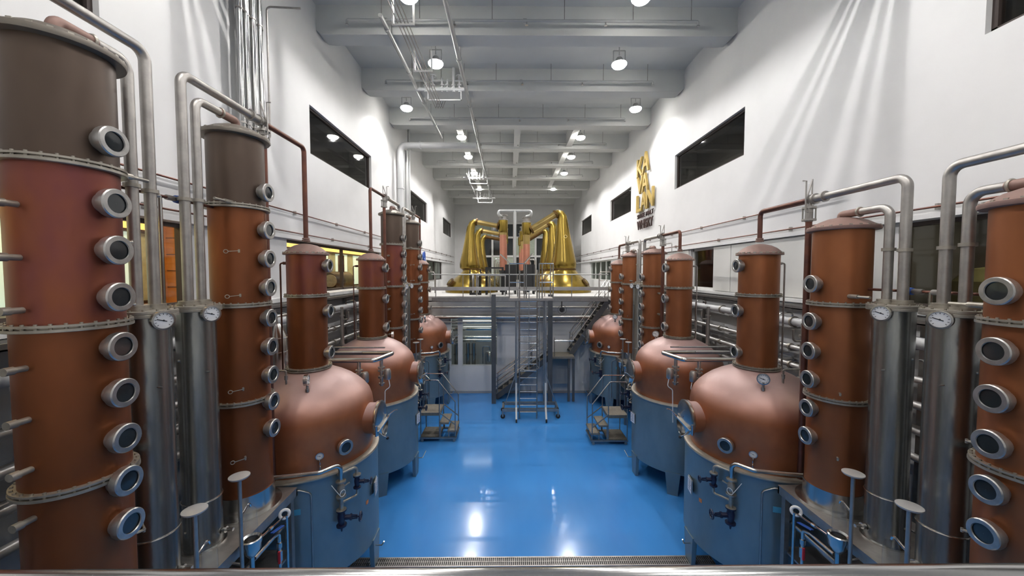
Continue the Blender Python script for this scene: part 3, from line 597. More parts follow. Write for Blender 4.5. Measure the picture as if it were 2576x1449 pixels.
# ------------------------------------------------------------------ rows
for sd in (1, -1):
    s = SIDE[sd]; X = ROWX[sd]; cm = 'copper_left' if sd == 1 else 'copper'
    Yc = (3.4, 5.53, 12.73, 15.05)
    nm = ('copper column nearest the viewer on the %s' % s, 'second copper column on the %s, beside the front pot still' % s, 'third copper column on the %s, behind the second pot still' % s, 'farthest copper column on the %s, beside the rear pot still' % s)
    zt = 0
    for i, y in enumerate(Yc):
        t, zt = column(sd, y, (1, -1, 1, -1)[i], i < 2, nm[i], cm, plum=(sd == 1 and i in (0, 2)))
    cy = (4.10, 4.74, 13.52, 14.2)
    for i, y in enumerate(cy): condenser(sd, y, 'tall steel shell condenser beside the %s %s column' % (('nearest', 'second', 'third', 'farthest')[i], s))
    vapour_lines(sd, 3.4, 4.10, zt, -1, 'nearest %s column' % s); vapour_lines(sd, 5.53, 4.74, zt, 1, 'second %s column' % s)
    vapour_lines(sd, 12.73, 13.52, zt, -1, 'third %s column' % s); vapour_lines(sd, 15.05, 14.2, zt, 1, 'farthest %s column' % s)
    pot_line(sd, 4.10, 0.6, 1, 'nearest %s column' % s, False)
    pot_line(sd, 4.74, 7.36, -1, 'second %s column' % s); pot_line(sd, 13.52, 10.8, 1, 'third %s column' % s); pot_line(sd, 14.2, 16.75, -1, 'farthest %s column' % s)
    pc = ((cm, 'copper_plum'), ('copper_left', 'copper_plum'), (cm, cm)) if sd == 1 else ((cm, cm),) * 3
    ga = 0.25 if sd == 1 else math.radians(236)
    pot(sd, 7.36, 1, True, 'front copper pot still on the %s, nearest the viewer' % s, cm, pc[0], ga)
    pot(sd, 10.8, -1, False, 'second copper pot still on the %s, back to back with the front one' % s, cm, pc[1], ga)
    pot(sd, 16.75, 1, False, 'rear copper pot still on the %s under the raised deck' % s, cm, pc[2], ga)
    zl = 6.9 if sd == 1 else 5.76
    t = thing('link_pipe', 'thin dark cross pipe with valve between the front %s condenser pipes' % s, 'pipe', (X, 0, 0)); T = TT(sd)
    MB(T).tube([(-0.1, 3.70, zl), (-0.1, 5.22, zl)], 0.018, 0, 8).build('tube', 'copper_pipe', t)
    for q in (4.28, 4.5): MB(T).cyl((-0.1, q, zl), (-0.1, q + 0.12, zl), 0.032, 10).build('valve', 'steel_dull', t)
    MB(T).tube([(-0.1, 4.42, zl), (-0.1, 4.42, PZ + 3.0), (-0.1, 4.42, PZ)], 0.02, 0, 8).build('drop', 'steel', t)
    MB(T).lathe([(0.001, -0.05), (0.045, -0.04), (0.05, 0.0), (0.045, 0.04), (0.001, 0.05)], (-0.1, 4.66, zl + 0.0), 14, (0, 1, 0), cap=False).build('blue_cap', 'blue', t)
    # ---- platforms
    for u, (ya, yb) in enumerate(((1.2, 6.0), (12.15, 15.40))):
        t = thing('still_platform', 'steel platform carrying the %s columns on the %s' % (('front', 'rear')[u], s), 'platform', (X, 0, 0))
        T = TT(sd)
        MB(T).bb(-0.75, 0.50, ya, yb, PZ - 0.02, PZ).build('deck_plate', 'steel_dull', t)
        MB(T).bb(0.47, 0.50, ya, yb, PZ - 0.14, PZ - 0.02).bb(-0.75, -0.72, ya, yb, PZ - 0.14, PZ - 0.02).bb(-0.75, 0.5, ya, ya + 0.03, PZ - 0.14, PZ - 0.02).bb(-0.75, 0.5, yb - 0.03, yb, PZ - 0.14, PZ - 0.02).build('edge_beam', 'steel_dull', t)
        n = 3
        for q in range(n + 1):
            yy = ya + 0.08 + (yb - ya - 0.16) * q / n
            for uu in (0.42, -0.68): MB(T).bb(uu - 0.04, uu + 0.04, yy - 0.04, yy + 0.04, 0, PZ - 0.13).build('post', 'galv', t)
        MB(T).bb(-0.72, 0.4, ya, yb, 1.35, 1.38).build('lower_shelf', 'steel_dull', t)
        for q in range(3): MB(T).tube([(0.1 + 0.12 * q, ya + 0.1, 1.62 + 0.13 * q), (0.1 + 0.12 * q, yb - 0.1, 1.62 + 0.13 * q)], 0.03, 0, 10).build('under_pipe', 'steel', t)
        MB(T).bb(-0.7, -0.66, ya, yb, 0.05, 1.35).build('back_panel', 'paint_grey', t)
    # ---- spirit samplers in front of the platform edge
    for q, yy in enumerate((4.56, 3.90, 13.4, 14.05)):
        xx = (-3.38 if sd == 1 else 4.38); T = TT(sd)
        t = thing('spirit_sampler', 'glass bell sampler with mushroom capped rod, %s pair on the %s, %s one' % (('front', 'front', 'rear', 'rear')[q], s, ('farther', 'nearer', 'nearer', 'farther')[q]), 'sampler', (xx, yy, 0), 'spirit samplers')
        MB(T).cyl((0, 0, PZ - 0.25), (0, 0, 3.42), 0.022, 12).build('rod', 'steel_dull', t)
        MB(T).lathe([(0.02, 3.40), (0.10, 3.425), (0.115, 3.44), (0.115, 3.452), (0.06, 3.462), (0.001, 3.464)], seg=28, cap=False).build('cap_disc', 'rack_pipe', t)
        c = (0.02, 0.15)
        MB(T).lathe([(0.075, 2.50), (0.075, 2.86), (0.06, 2.92), (0.03, 2.95), (0.018, 2.97)], (*c, 0), 24, cap=False).build('bell_jar', 'jar', t)
        MB(T).ring([(0.075, 2.46), (0.115, 2.46), (0.12, 2.48), (0.12, 2.53), (0.105, 2.54), (0.08, 2.52)], (*c, 0), 28).lathe([(0.11, 2.47), (0.105, 2.38), (0.05, 2.30), (0.03, 2.28)], (*c, 0), 24, cap=False).build('bowl', 'steel', t)
        MB(T).tube([(0, 0, 2.93), (0.01, 0.06, 2.97), (0.02, 0.13, 3.02), (0.02, 0.15, 2.96)], 0.014, 0.03, 8).build('goose_neck', 'steel_bright', t)
        MB(T).tube([(*c, 2.32), (*c, 1.9)], 0.03, 0, 10).cyl((-0.13, 0.02, 2.3), (0.0, 0.0, 2.3), 0.018, 8).build('drain_leg', 'steel', t)
    for q, yy in enumerate((5.45, 12.6)):
        t = thing('sampling_bracket', 'steel bracket with white ring and blue lever at the %s %s platform edge' % (('front', 'rear')[q], s), 'bracket', (-3.38 if sd == 1 else 4.38, yy, 0)); T = TT(sd)
        MB(T).torus((0, 0, 2.36), 0.06, 0.022, (0.5, -0.8, 0.2), 24, 8).build('ring', 'white', t)
        MB(T).tube([(0.03, 0, 0.0), (0.03, 0, 2.34)], 0.02, 0, 10).build('post', 'steel', t)
        MB(T).tube([(0, -0.02, 2.33), (0.0, -0.62, 2.40)], 0.013, 0, 8).cyl((0, -0.3, 2.365), (0, -0.36, 2.372), 0.026, 10).build('rod', 'steel_bright', t)
        MB(T).bar((0, -0.05, 2.22), (0.0, -0.30, 2.28), 0.05, 0.012).build('lever', 'blue', t)
        MB(T).tube([(0, -0.66, 2.2), (0, -0.45, 2.2), (0, -0.28, 2.2), (0, -0.14, 2.16), (0, -0.14, 1.6)], 0.022, 0.06, 10).cyl((0, -0.14, 1.75), (0, -0.14, 1.9), 0.04, 12).cyl((0, -0.14, 1.95), (0, -0.14, 2.02), 0.036, 12).build('drain_pipe', 'steel', t)
        MB(T).bar((0.03, -0.2, 1.75), (0.03, -0.2, 1.93), 0.03, 0.02).build('red_tap', 'red', t)
    # ---- looped pipe between front and second pot
    t = thing('loop_pipe', 'polished U shaped pipe loop crossing between the two front pots on the %s' % s, 'pipe', (X, 0, 0)); T = TT(sd)
    wx = (WR - X) if sd == -1 else (X - WL)
    MB(T).tube([(-wx + 0.05, 8.78, 3.90), (0.80, 8.78, 3.90), (1.0, 9.6, 3.90), (-wx + 0.05, 9.6, 3.90)], 0.055, 0.10, 16).build('main_loop', 'steel', t)
    MB(T).tube([(-wx + 0.05, 8.9, 4.06), (0.45, 8.9, 4.06)], 0.02, 0, 10).tube([(-wx + 0.05, 9.5, 4.06), (0.8, 9.5, 4.06)], 0.02, 0, 10).build('thin_line', 'steel', t)
    for uu, vv in ((0.42, 8.78), (0.86, 9.05)):
        m = MB(T).cyl((uu, vv, 3.88), (uu, vv, 3.2), 0.04, 14); pipe_flange(m, (uu, vv, 3.66), 0.085, th=0.03); pipe_flange(m, (uu, vv, 3.58), 0.085, th=0.03); pipe_flange(m, (uu, vv, 3.42), 0.08, th=0.05); pipe_flange(m, (uu, vv, 3.26), 0.07, th=0.03)
        vo = m.build('control_valve', 'steel_dull', t)
        MB(T).lathe([(0.075, 0), (0.085, 0.03), (0.085, 0.2), (0.06, 0.25), (0.001, 0.26)], (uu + 0.16, vv - 0.05, 3.38), 16).cyl((uu, vv, 3.45), (uu + 0.16, vv - 0.05, 3.45), 0.03, 10).build('actuator', 'steel_dull', vo)
        MB(T).tube([(uu + 0.2, vv - 0.08, 3.38), (uu + 0.24, vv - 0.1, 3.2), (uu + 0.12, vv - 0.12, 3.12), (uu + 0.1, vv - 0.12, 2.3)], 0.011, 0.08, 8).build('air_hose', 'white', vo)
    # ---- pipe rack along the wall
    Wd = 1 if sd == 1 else -1; xw = WL + 0.36 if sd == 1 else WR - 0.36
    t = thing('pipe_rack', 'grey steel pipe rack along the %s wall behind the stills' % s, 'rack', (xw, 0, 0))
    for q in range(8):
        yy = 1.4 + q * 2.28
        o = MB(T).bb(-0.30, -0.24, yy - 0.04, yy + 0.04, 0, 5.25).build('upright', 'galv', t)
        for zz in (5.18, 4.76, 4.25, 3.84, 3.40, 2.96): MB(T).bb(-0.28, 0.20, yy - 0.025, yy + 0.025, zz - 0.03, zz).build('arm', 'galv', o)
    for nm_, zz, uu, rr, mm in (('white insulated', 4.88, 0.06, 0.10, 'pipe_white'), ('thin upper', 4.79, -0.12, 0.03, 'rack_pipe'), ('steel', 4.31, 0.12, 0.055, 'rack_pipe'), ('dull steel', 4.29, -0.05, 0.04, 'steel_dull'), ('lower steel', 3.90, 0.11, 0.06, 'rack_pipe'), ('grey lower', 3.89, 0.0, 0.05, 'steel_dull'), ('deep', 3.46, 0.02, 0.06, 'rack_pipe'), ('dull deep', 3.45, -0.14, 0.05, 'steel_dull'), ('bottom', 3.02, 0.0, 0.06, 'rack_pipe')):
        p = thing('pipe_run', '%s pipe running along the rack on the %s wall' % (nm_, s), 'pipe', (xw + sd * uu, 1.0, zz))
        MB().cyl((0, 0, 0), (0, 16.8, 0), rr, 14).build('pipe_tube', mm, p)
        cme = pipe_flange(MB(), (0, 0, 0), rr + 0.025, (0, 1, 0), 0.05).mesh('coupling', 'flange')
        for q in range(6): link('coupling', cme, p, (0, 1.7 + q * 2.8, 0))
    p = thing('cable_tray', 'grey cable tray on top of the pipe rack on the %s wall' % s, 'tray', (xw, 0, 5.18)); MB().bb(-0.16, 0.18, 1.0, 17.8, 0, 0.02).bb(-0.16, -0.14, 1.0, 17.8, 0, 0.08).bb(0.16, 0.18, 1.0, 17.8, 0, 0.08).build('tray', 'galv', p)
    # branch drops on the rack
    for q, yy in enumerate((6.6, 8.3, 9.2, 12.0)):
        p = thing('branch_pipe', 'bent steel branch pipe in front of the %s rack, %s' % (s, ('nearest', 'second nearest', 'second farthest', 'farthest')[q]), 'pipe', (xw, yy, 0))
        MB(T).tube([(0.1, 0, 4.80), (0.1, 0, 5.08), (0.42, 0, 5.08), (0.42, 0, 3.5), (0.2, 0.0, 3.5)], 0.022, 0.08, 10).build('bend', 'steel', p)
        m = MB(T).cyl((0.42, 0, 4.15), (0.42, 0, 4.4), 0.04, 12); pipe_flange(m, (0.42, 0, 4.42), 0.06, th=0.02); pipe_flange(m, (0.42, 0, 4.13), 0.06, th=0.02); m.build('valve', 'steel_dull', p)

# small silver vessel behind second left column
t = thing('small_tank', 'small silver vessel with cone top behind the second left column', 'tank', (-5.0, 7.95, 0))
MB().lathe([(0.001, 3.75), (0.2, 3.75), (0.21, 3.8), (0.21, 4.62), (0.1, 4.86), (0.08, 4.9), (0.001, 4.91)], seg=32, cap=False).build('vessel', 'steel', t)
MB().torus((0, 0, 4.3), 0.212, 0.01, seg=32).torus((0, 0, 4.6), 0.212, 0.012, seg=32).build('bands', 'steel_bright', t)
for z in (3.85, 4.5): MB().bar((-0.18, 0, z), (WL + 5.0, 0, z), 0.04).build('wall_bracket', 'galv', t)
MB().tube([(0, 0, 4.9), (0, 0, 5.05), (0, 0.4, 5.05)], 0.03, 0.06, 10).build('outlet', 'steel', t)

# ------------------------------------------------------------------ riser bundles on left wall
for q in range(7):
    t = thing('riser_pipe', 'polished riser pipe on the left wall, %s of the near bundle' % ('nearest', 'second', 'third', 'fourth', 'fifth', 'sixth', 'farthest')[q], 'pipe', (-5.52 + 0.05 * (q % 2), 7.85 + 0.11 * q, 0), 'near riser bundle')
    r = (0.06, 0.032, 0.045, 0.055, 0.03, 0.045, 0.036)[q]
    yt = 6.56 + 0.14 * q - (7.85 + 0.11 * q); zt_ = 12.0 + 0.04 * (q % 3)     # each riser turns and crosses the hall just below the lamps
    MB().tube([(0, 0, 3.2), (0, 0, zt_), (0.35, yt, zt_), (WR + 5.5 - 0.06, yt, zt_)], r, 0.12, 14).build('tube', 'steel_bright', t)
    for xx in (1.9, 5.5, 9.0): MB().cyl((xx, yt, zt_), (xx, yt, ZS), 0.008, 6).build('hanger_rod', 'steel_dull', t)
    m = MB()
    for z in (6.2, 9.1, 11.4): pipe_flange(m, (0, 0, z), r + 0.012, th=0.03)
    m.bar((0, 0, 7.4), (WL + 5.52 - 0.05 * (q % 2), 0, 7.4), 0.02).build('clip', 'steel_dull', t)
t = thing('crossing_pipe', 'thin pipe crossing under the ceiling from the near riser bundle', 'pipe', (0, 8.55, 0))
MB().tube([(WL, 0, 9.0), (-5.4, 0, 9.0), (-5.4, 0, 11.92), (-4.7, 0.1, 11.95)], 0.02, 0.1, 8).build('tube', 'steel_dull', t)
for q in range(4):
    t = thing('service_riser', ('thick white', 'thin grey', 'thick grey', 'tall grey')[q] + ' vertical service pipe in the far bundle on the left wall', 'pipe', (-5.42, 18.75 + 0.55 * q, 0), 'far riser bundle')
    r = (0.15, 0.07, 0.11, 0.07)[q]
    if q == 0:
        MB().tube([(0, 0, DZ), (0, 0, 12.32), (3.8, 0.0, 12.32)], r, 0.3, 18).build('tube', 'pipe_white', t)
        m = MB(); pipe_flange(m, (0, 0, 8.0), r + 0.03); pipe_flange(m, (0, 0, 10.2), r + 0.03); pipe_flange(m, (1.0, 0, 12.32), r + 0.03, (1, 0, 0)); m.build('coupling', 'pipe_white', t)
    else: MB().cyl((0, 0, DZ), (0, 0, 12.4 if q < 3 else ZS - 0.05), r, 14).build('tube', 'pipe_grey', t)

# ------------------------------------------------------------------ ceiling services
for q, y in enumerate([BY[3] + 0 - 3.4 * 1] + [b for b in BY[4:12]]):
    y = y - 0.35
    t = thing('sprinkler_pipe', 'cross sprinkler pipe hung under the ceiling, %s from the viewer' % ORD[q], 'sprinkler', (0.42, y, 13.3), 'cross sprinkler pipes')
    MB().tube([(-5.1, 0, -0.14), (-5.1, 0, 0), (5.1, 0, 0), (5.1, 0, -0.14)], 0.036, 0.04, 10).build('pipe_tube', 'pipe_grey', t)
    for x in (-4.1, -3.0, -0.9, 1.2, 3.2, 4.9): MB().cyl((x, 0, 0), (x, 0, ZS - 13.3), 0.011, 6).build('hanger_rod', 'steel_dull', t)
    for x in (-5.1, -2.0, 0.1, 2.4, 5.1): MB().cyl((x, 0, -0.02), (x, 0, -0.11), 0.02, 8).lathe([(0.045, 0), (0.045, 0.008)], (x, 0, -0.13), 12).build('sprinkler_head', 'steel', t)
    m = MB()
    for x in (-4.0, -3.2, 0.05): m.cyl((x - 0.05, 0, 0), (x + 0.05, 0, 0), 0.055, 10)
    m.build('coupling', 'pipe_grey', t)
def long_pipe(x, z, y0, y1, r, label, step=3.4):
    t = thing('ceiling_main', label, 'pipe', (x, y0, z)); MB().cyl((0, 0, 0), (0, y1 - y0, 0), r, 16).build('pipe_tube', 'pipe_grey', t)
    y = 0.6
    while y < y1 - y0:
        m = MB(); pipe_flange(m, (0, y, 0), r + 0.022, (0, 1, 0), 0.09); m.build('coupling', 'pipe_grey', t)
        MB().cyl((0, y + 0.4, 0), (0, y + 0.4, ZS - z), 0.009, 6).build('hanger_rod', 'steel_dull', t); y += step
long_pipe(-1.62, 12.95, 5.0, 33.5, 0.068, 'long grey main pipe running down the middle of the ceiling')
long_pipe(-3.5, 13.0, 10.4, 19.6, 0.06, 'shorter grey main pipe along the left of the ceiling', 2.3)
long_pipe(-3.0, 12.9, 26.0, 33.5, 0.05, 'far grey main pipe along the left of the ceiling', 2.3)
# cable conduits with U hangers
for q in range(4):
    t = thing('ceiling_conduit', 'thin cable conduit in the group of four under the ceiling, %s from the left' % ('first', 'second', 'third', 'fourth')[q], 'conduit', (-2.86 + 0.09 * q, 5.0, 12.42), 'ceiling cable conduits')
    MB().tube([(0, 0, 0), (0, 9.8, 0), (0.05, 10.2, 0.5)], 0.013, 0.1, 8).build('conduit_tube', 'steel_dull', t)
for q, y in enumerate((6.9, 9.85, 12.05)):
    t = thing('conduit_hanger', 'white U shaped hanger holding the four ceiling conduits, %s from the viewer' % ORD[q], 'hanger', (-2.72, y, 12.39), 'conduit hangers')
    MB().bb(-0.27, 0.27, -0.02, 0.02, -0.02, 0.02).build('cross_bar', 'frame_white', t)
    for s_ in (-1, 1): MB().bb(s_ * 0.27 - 0.025, s_ * 0.27 + 0.025, -0.02, 0.02, -0.02, 0.62).cyl((s_ * 0.27, 0, 0.6), (s_ * 0.27, 0, ZS - 12.39), 0.01, 6).build('side_bar', 'frame_white', t)
# valve clusters: strong lamp light on the steel put in as white
for q, (x, y, z) in enumerate(((-2.55, 14.45, 12.98), (-2.3, 27.2, 12.85), (-2.2, 33.2, 12.6))):
    t = thing('valve_cluster', 'steel valve cluster between ceiling mains, lamp light painted white, %s from the viewer' % ORD[q], 'valve', (x, y, z), 'ceiling valve clusters')
    MB().cyl((-1.0, 0, 0), (1.0, 0, 0), 0.07, 14).build('header', 'pipe_white', t)
    for x2, h in ((-0.62, 0.72), (-0.35, 0.5), (0.0, 0.42), (0.2, 0.36), (0.45, 0.80), (0.66, 0.5)):
        m = MB().cyl((x2, 0, -0.1), (x2, 0, h), 0.035 if h < 0.6 else 0.055, 12); pipe_flange(m, (x2, 0, 0.15), 0.085, th=0.04); pipe_flange(m, (x2, 0, 0.02), 0.1, th=0.04)
        if h in (0.5,): m.torus((x2, 0, h), 0.11, 0.012, seg=18, n=6)
        m.build('valve', 'pipe_white', t)
    MB().bb(-0.55, 0.75, -0.02, 0.02, -0.42, -0.38).bb(-0.55, -0.51, -0.02, 0.02, -0.42, 0.05).bb(0.71, 0.75, -0.02, 0.02, -0.42, 0.05).build('cradle', 'pipe_white', t)
    for x2 in (-0.8, 0.85): MB().cyl((x2, 0, 0), (x2, 0, ZS - z), 0.01, 6).build('hanger_rod', 'steel_dull', t)

# ------------------------------------------------------------------ wall lettering
def text_mesh(s, size, depth, m, shear=0.0, off=0.0):
    cu = bpy.data.curves.new('letter', 'FONT'); cu.body = s; cu.size = size; cu.extrude = depth; cu.offset = off; cu.shear = shear; cu.resolution_u = 4
    o = bpy.data.objects.new('tmp', cu); COL.objects.link(o); dg = bpy.context.evaluated_depsgraph_get(); dg.update()
    me = bpy.data.meshes.new_from_object(o.evaluated_get(dg)); bpy.data.objects.remove(o); bpy.data.curves.remove(cu)
    me.materials.clear(); me.materials.append(MATS[m]); return me
RT = Matrix(((0, 0, -1), (-1, 0, 0), (0, 1, 0))).to_euler()
def place_letter(sgn, ch, y_left, width, z, height, m, depth, off=0.0):
    me = text_mesh(ch, 1.0, 0.5, m, 0, off)
    xs = [v.co.x for v in me.vertices]; ys = [v.co.y for v in me.vertices]; x0, x1, y0, y1 = min(xs), max(xs), min(ys), max(ys)
    for v in me.vertices: v.co = Vector(((v.co.x - x0) / (x1 - x0) * width, (v.co.y - y0) / (y1 - y0) * height, v.co.z * depth * 2))
    o = link('letter', me, sgn, (-0.05 - depth, y_left, z)); o.rotation_euler = RT; return o
sg = thing('wall_lettering', 'large gold and dark raised lettering on the right white wall', 'sign', (WR, 0, 0))
for ch, yl, w, z, h in (('K', 19.72, 0.86, 10.93, 0.95), ('A', 18.95, 0.86, 10.98, 1.0), ('V', 19.72, 0.88, 10.05, 0.92), ('A', 18.98, 0.84, 10.05, 0.9), ('L', 19.74, 0.62, 9.14, 0.88), ('A', 19.12, 0.82, 9.14, 0.9), ('N', 18.28, 0.80, 9.14, 0.92)):
    place_letter(sg, ch, yl, w, z, h, 'letter_gold', 0.05, 0.012)
for ch, yl, w in (('SINGLE', 19.7, 1.05), ('MALT', 18.48, 0.95)): place_letter(sg, ch, yl, w, 8.80, 0.22, 'letter_dark', 0.02, 0.012)
place_letter(sg, 'WHISKY', 19.7, 2.15, 8.22, 0.46, 'letter_dark', 0.025, 0.012)

# ------------------------------------------------------------------ far end: raised deck, wall below, stairs
m = MB()
m.bb(WL, -2.85, WY, WY + 0.2, 0, 4.6).bb(-2.85, -0.55, WY, WY + 0.2, 0, 1.37).bb(-2.85, -0.55, WY, WY + 0.2, 3.82, 4.6).bb(-2.52, -2.30, WY, WY + 0.2, 1.37, 3.82).bb(-0.55, WR, WY, WY + 0.2, 0, 4.6)
struct(m.build('wall_lower', 'wall'), 'pale wall under the raised deck', 'wall')
dk = struct(MB().bb(WL, WR, WY, Y1, 4.55, DZ).build('floor_deck', 'concrete'), 'concrete floor of the raised still deck', 'floor')
struct(MB().bb(WL, WR, WY - 0.03, WY, 0, 0.12).build('baseboard_back', 'greywall'), 'grey skirting at the foot of the pale wall', 'skirting')
w = struct(link('window_40', None, None, (0, WY, 0)), 'glazed opening in the pale wall showing process pipes', 'window')
MB().bb(-2.85, -0.55, 0.02, 0.08, 1.37, 1.42).bb(-2.85, -0.55, 0.02, 0.08, 3.78, 3.82).bb(-2.34, -2.28, 0.02, 0.08, 1.4, 3.8).bb(-0.6, -0.55, 0.02, 0.08, 1.4, 3.8).build('window_frame', 'frame_white', w)
MB().bb(-2.28, -0.6, 0.1, 0.11, 1.4, 3.8).build('pane', 'pane', w); MB().bb(-2.85, -2.52, 0.1, 0.11, 1.4, 3.8).build('pane', 'pane', w)
MB().bb(-3.2, -0.3, 2.2, 2.25, 0.8, 4.5).bb(-3.25, -3.2, 0.22, 2.2, 0.8, 4.5).bb(-0.3, -0.25, 0.22, 2.2, 0.8, 4.5).bb(-3.2, -0.3, 0.22, 2.2, 0.8, 0.85).bb(-3.2, -0.3, 0.22, 2.2, 4.45, 4.5).build('room_lining', 'greywall', w)
for q, (z, r, yy) in enumerate(((3.45, 0.09, 0.7), (3.1, 0.13, 0.8), (2.68, 0.10, 0.7), (2.45, 0.08, 1.0))):
    t = thing('process_pipe', 'bright horizontal pipe behind the glazed opening, %s from the top' % ORD[q], 'pipe', (0, WY, z), 'pipes behind the glazed opening'); MB().cyl((-3.18, yy, 0), (-0.32, yy, 0), r, 18).build('tube', 'steel_bright', t)
for q, x in enumerate((-2.1, -1.8, -2.7)):
    t = thing('process_riser', 'vertical steel riser behind the glazed opening, %s' % ('middle one', 'rightmost', 'leftmost')[q], 'pipe', (x, WY + 0.7, 0.86), 'risers behind the glazed opening'); MB().cyl((0, 0, 0), (0, 0, 1.5), 0.1, 16).lathe([(0.13, 0), (0.13, 0.06)], (0, 0, 0.9), 16).build('tube', 'steel', t)
t = thing('process_tank', 'small bright tank behind the glazed opening', 'tank', (-1.0, WY + 0.9, 0.86)); MB().lathe([(0.25, 0), (0.26, 0.9), (0.2, 1.05), (0.05, 1.1)], seg=24).build('vessel', 'steel_bright', t); MB().tube([(0, 0, 1.1), (0, 0, 1.3), (-0.35, 0, 1.3), (-0.35, 0, 0.4)], 0.03, 0.08, 10).build('pipe', 'steel', t)
ld = bpy.data.lights.new('process_light', 'AREA'); ld.energy = 25; ld.size = 1.6; lo = bpy.data.objects.new('process_light', ld); COL.objects.link(lo); lo.parent = w; lo.location = (-1.7, 1.3, 4.4)
# walkway in front of the wall
wk = thing('deck_walkway', 'steel walkway along the front of the raised deck', 'walkway', (0, 16.7, 0))
m = MB()
for q in range(150): m.bb(-3.48 + q * 0.0535, -3.48 + q * 0.0535 + 0.006, 0, 1.44, DZ - 0.04, DZ)
for q in range(1, 9): m.bb(-3.48, 4.5, q * 0.16 - 0.006, q * 0.16 + 0.006, DZ - 0.03, DZ)
m.build('walkway_grating', 'galv', wk)['kind'] = 'stuff'
for q in range(4): MB().bb(-3.3 + q * 2.5, -3.22 + q * 2.5, 0, 1.44, DZ - 0.16, DZ - 0.04).build('bearer', 'galv', wk)
MB().bb(-3.48, 4.5, -0.03, 0.03, DZ - 0.14, DZ + 0.04).build('edge_beam', 'galv', wk)
for x in (-0.69, 1.885): MB().bb(x - 0.10, x + 0.10, -0.05, 0.10, 0, 5.0).build('post', 'paint_grey', wk)
rl = thing('deck_railing', 'long steel railing along the raised deck edge', 'railing', (0, 16.7, DZ))
MB().cyl((-3.48, 0, 1.08), (4.5, 0, 1.08), 0.024, 10).build('top_rail', 'rack_pipe', rl)
MB().bb(-3.48, 4.5, -0.03, 0.03, 0.36, 0.52).build('mid_band', 'rack_pipe', rl)
x = -3.3
while x < 4.5:
    MB().cyl((x, 0, 0.03), (x, 0, 1.08), 0.018, 8).build('baluster', 'steel_dull', rl); x += 1.23
for q, (z, r, mm) in enumerate(((4.29, 0.05, 'steel_dull'), (3.81, 0.09, 'steel'), (3.57, 0.03, 'steel_dull'))):
    t = thing('header_pipe', '%s horizontal header pipe in front of the pale wall under the deck' % ('upper dull', 'thick shiny', 'thin lowest')[q], 'pipe', (0, 17.98, z)); MB().cyl((-5.6, 0, 0), (6.75, 0, 0), r, 14).build('tube', mm, t)
    for x in (-5.2, -2.9, -0.3, 2.3, 4.6, 6.3): MB().bb(x - 0.03, x + 0.03, 0.0, 0.17, -0.04, 0.04).build('bracket', 'galv', t)
# stairs
def stair(label, x0, z0, x1, z1, ya, yb, nst, rail=0.9):
    t = thing('steel_stair', label, 'stair', (0, 0, 0)); dx, dz = x1 - x0, z1 - z0
    for yy in (ya, yb): MB().bar((x0, yy, z0 - 0.02), (x1, yy, z1 - 0.02), 0.05, 0.24).build('stringer', 'paint_grey', t)
    for i in range(nst):
        f = (i + 0.6) / nst; MB().bb(x0 + dx * f - 0.14, x0 + dx * f + 0.14, ya + 0.02, yb - 0.02, z0 + dz * f - 0.02, z0 + dz * f + 0.02).build('tread', 'tread', t)
    for yy in (ya, yb):
        for h in (rail, rail * 0.55): MB().cyl((x0, yy, z0 + h), (x1, yy, z1 + h), 0.02, 8).build('rail', 'steel_bright', t)
        for i in range(4):
            f = (i + 0.1) / 3.2; f = min(f, 1); MB().cyl((x0 + dx * f, yy, z0 + dz * f), (x0 + dx * f, yy, z0 + dz * f + rail), 0.018, 8).build('rail_post', 'galv', t)
    return t
stair('lower steel stair rising to the right under the deck', -0.62, 0.10, 1.98, 2.08, 17.25, 18.0, 9)
stair('upper steel stair rising from the landing to the deck', 2.95, 2.14, 4.75, 4.72, 17.4, 18.02, 11)
t = thing('stair_landing', 'small steel landing between the two stair flights', 'landing', (0, 0, 0))
MB().bb(1.98, 3.02, 16.85, 17.85, 2.02, 2.12).build('landing_plate', 'tread', t)
for x in (2.78, 3.0): MB().bb(x - 0.05, x + 0.05, 16.9, 17.0, 0, 2.02).build('post', 'paint_grey', t)
MB().bb(2.0, 2.9, 17.7, 17.75, 0.6, 2.02).build('back_plate', 'greywall', t)
MB().tube([(2.1, 16.9, 2.12), (2.1, 16.9, 3.0)], 0.018, 0, 8).cyl((2.1, 16.9, 2.85), (3.0, 16.9, 2.85), 0.02, 8).build('guard_rail', 'steel_bright', t)
# wall fan under deck
t = thing('wall_fan', 'small black round fan mounted under the deck', 'fan', (2.45, 16.95, 4.28)); MB().torus((0, -0.05, 0), 0.2, 0.008, (0, 1, 0), 24, 6).torus((0, -0.05, 0), 0.12, 0.006, (0, 1, 0), 24, 6).build('guard', 'black', t); MB().lathe([(0.1, -0.05), (0.12, 0.05), (0.06, 0.18)], d=(0, 1, 0), seg=18).bar((0, 0.1, 0), (0, 0.1, 0.5), 0.04).build('motor', 'black', t)

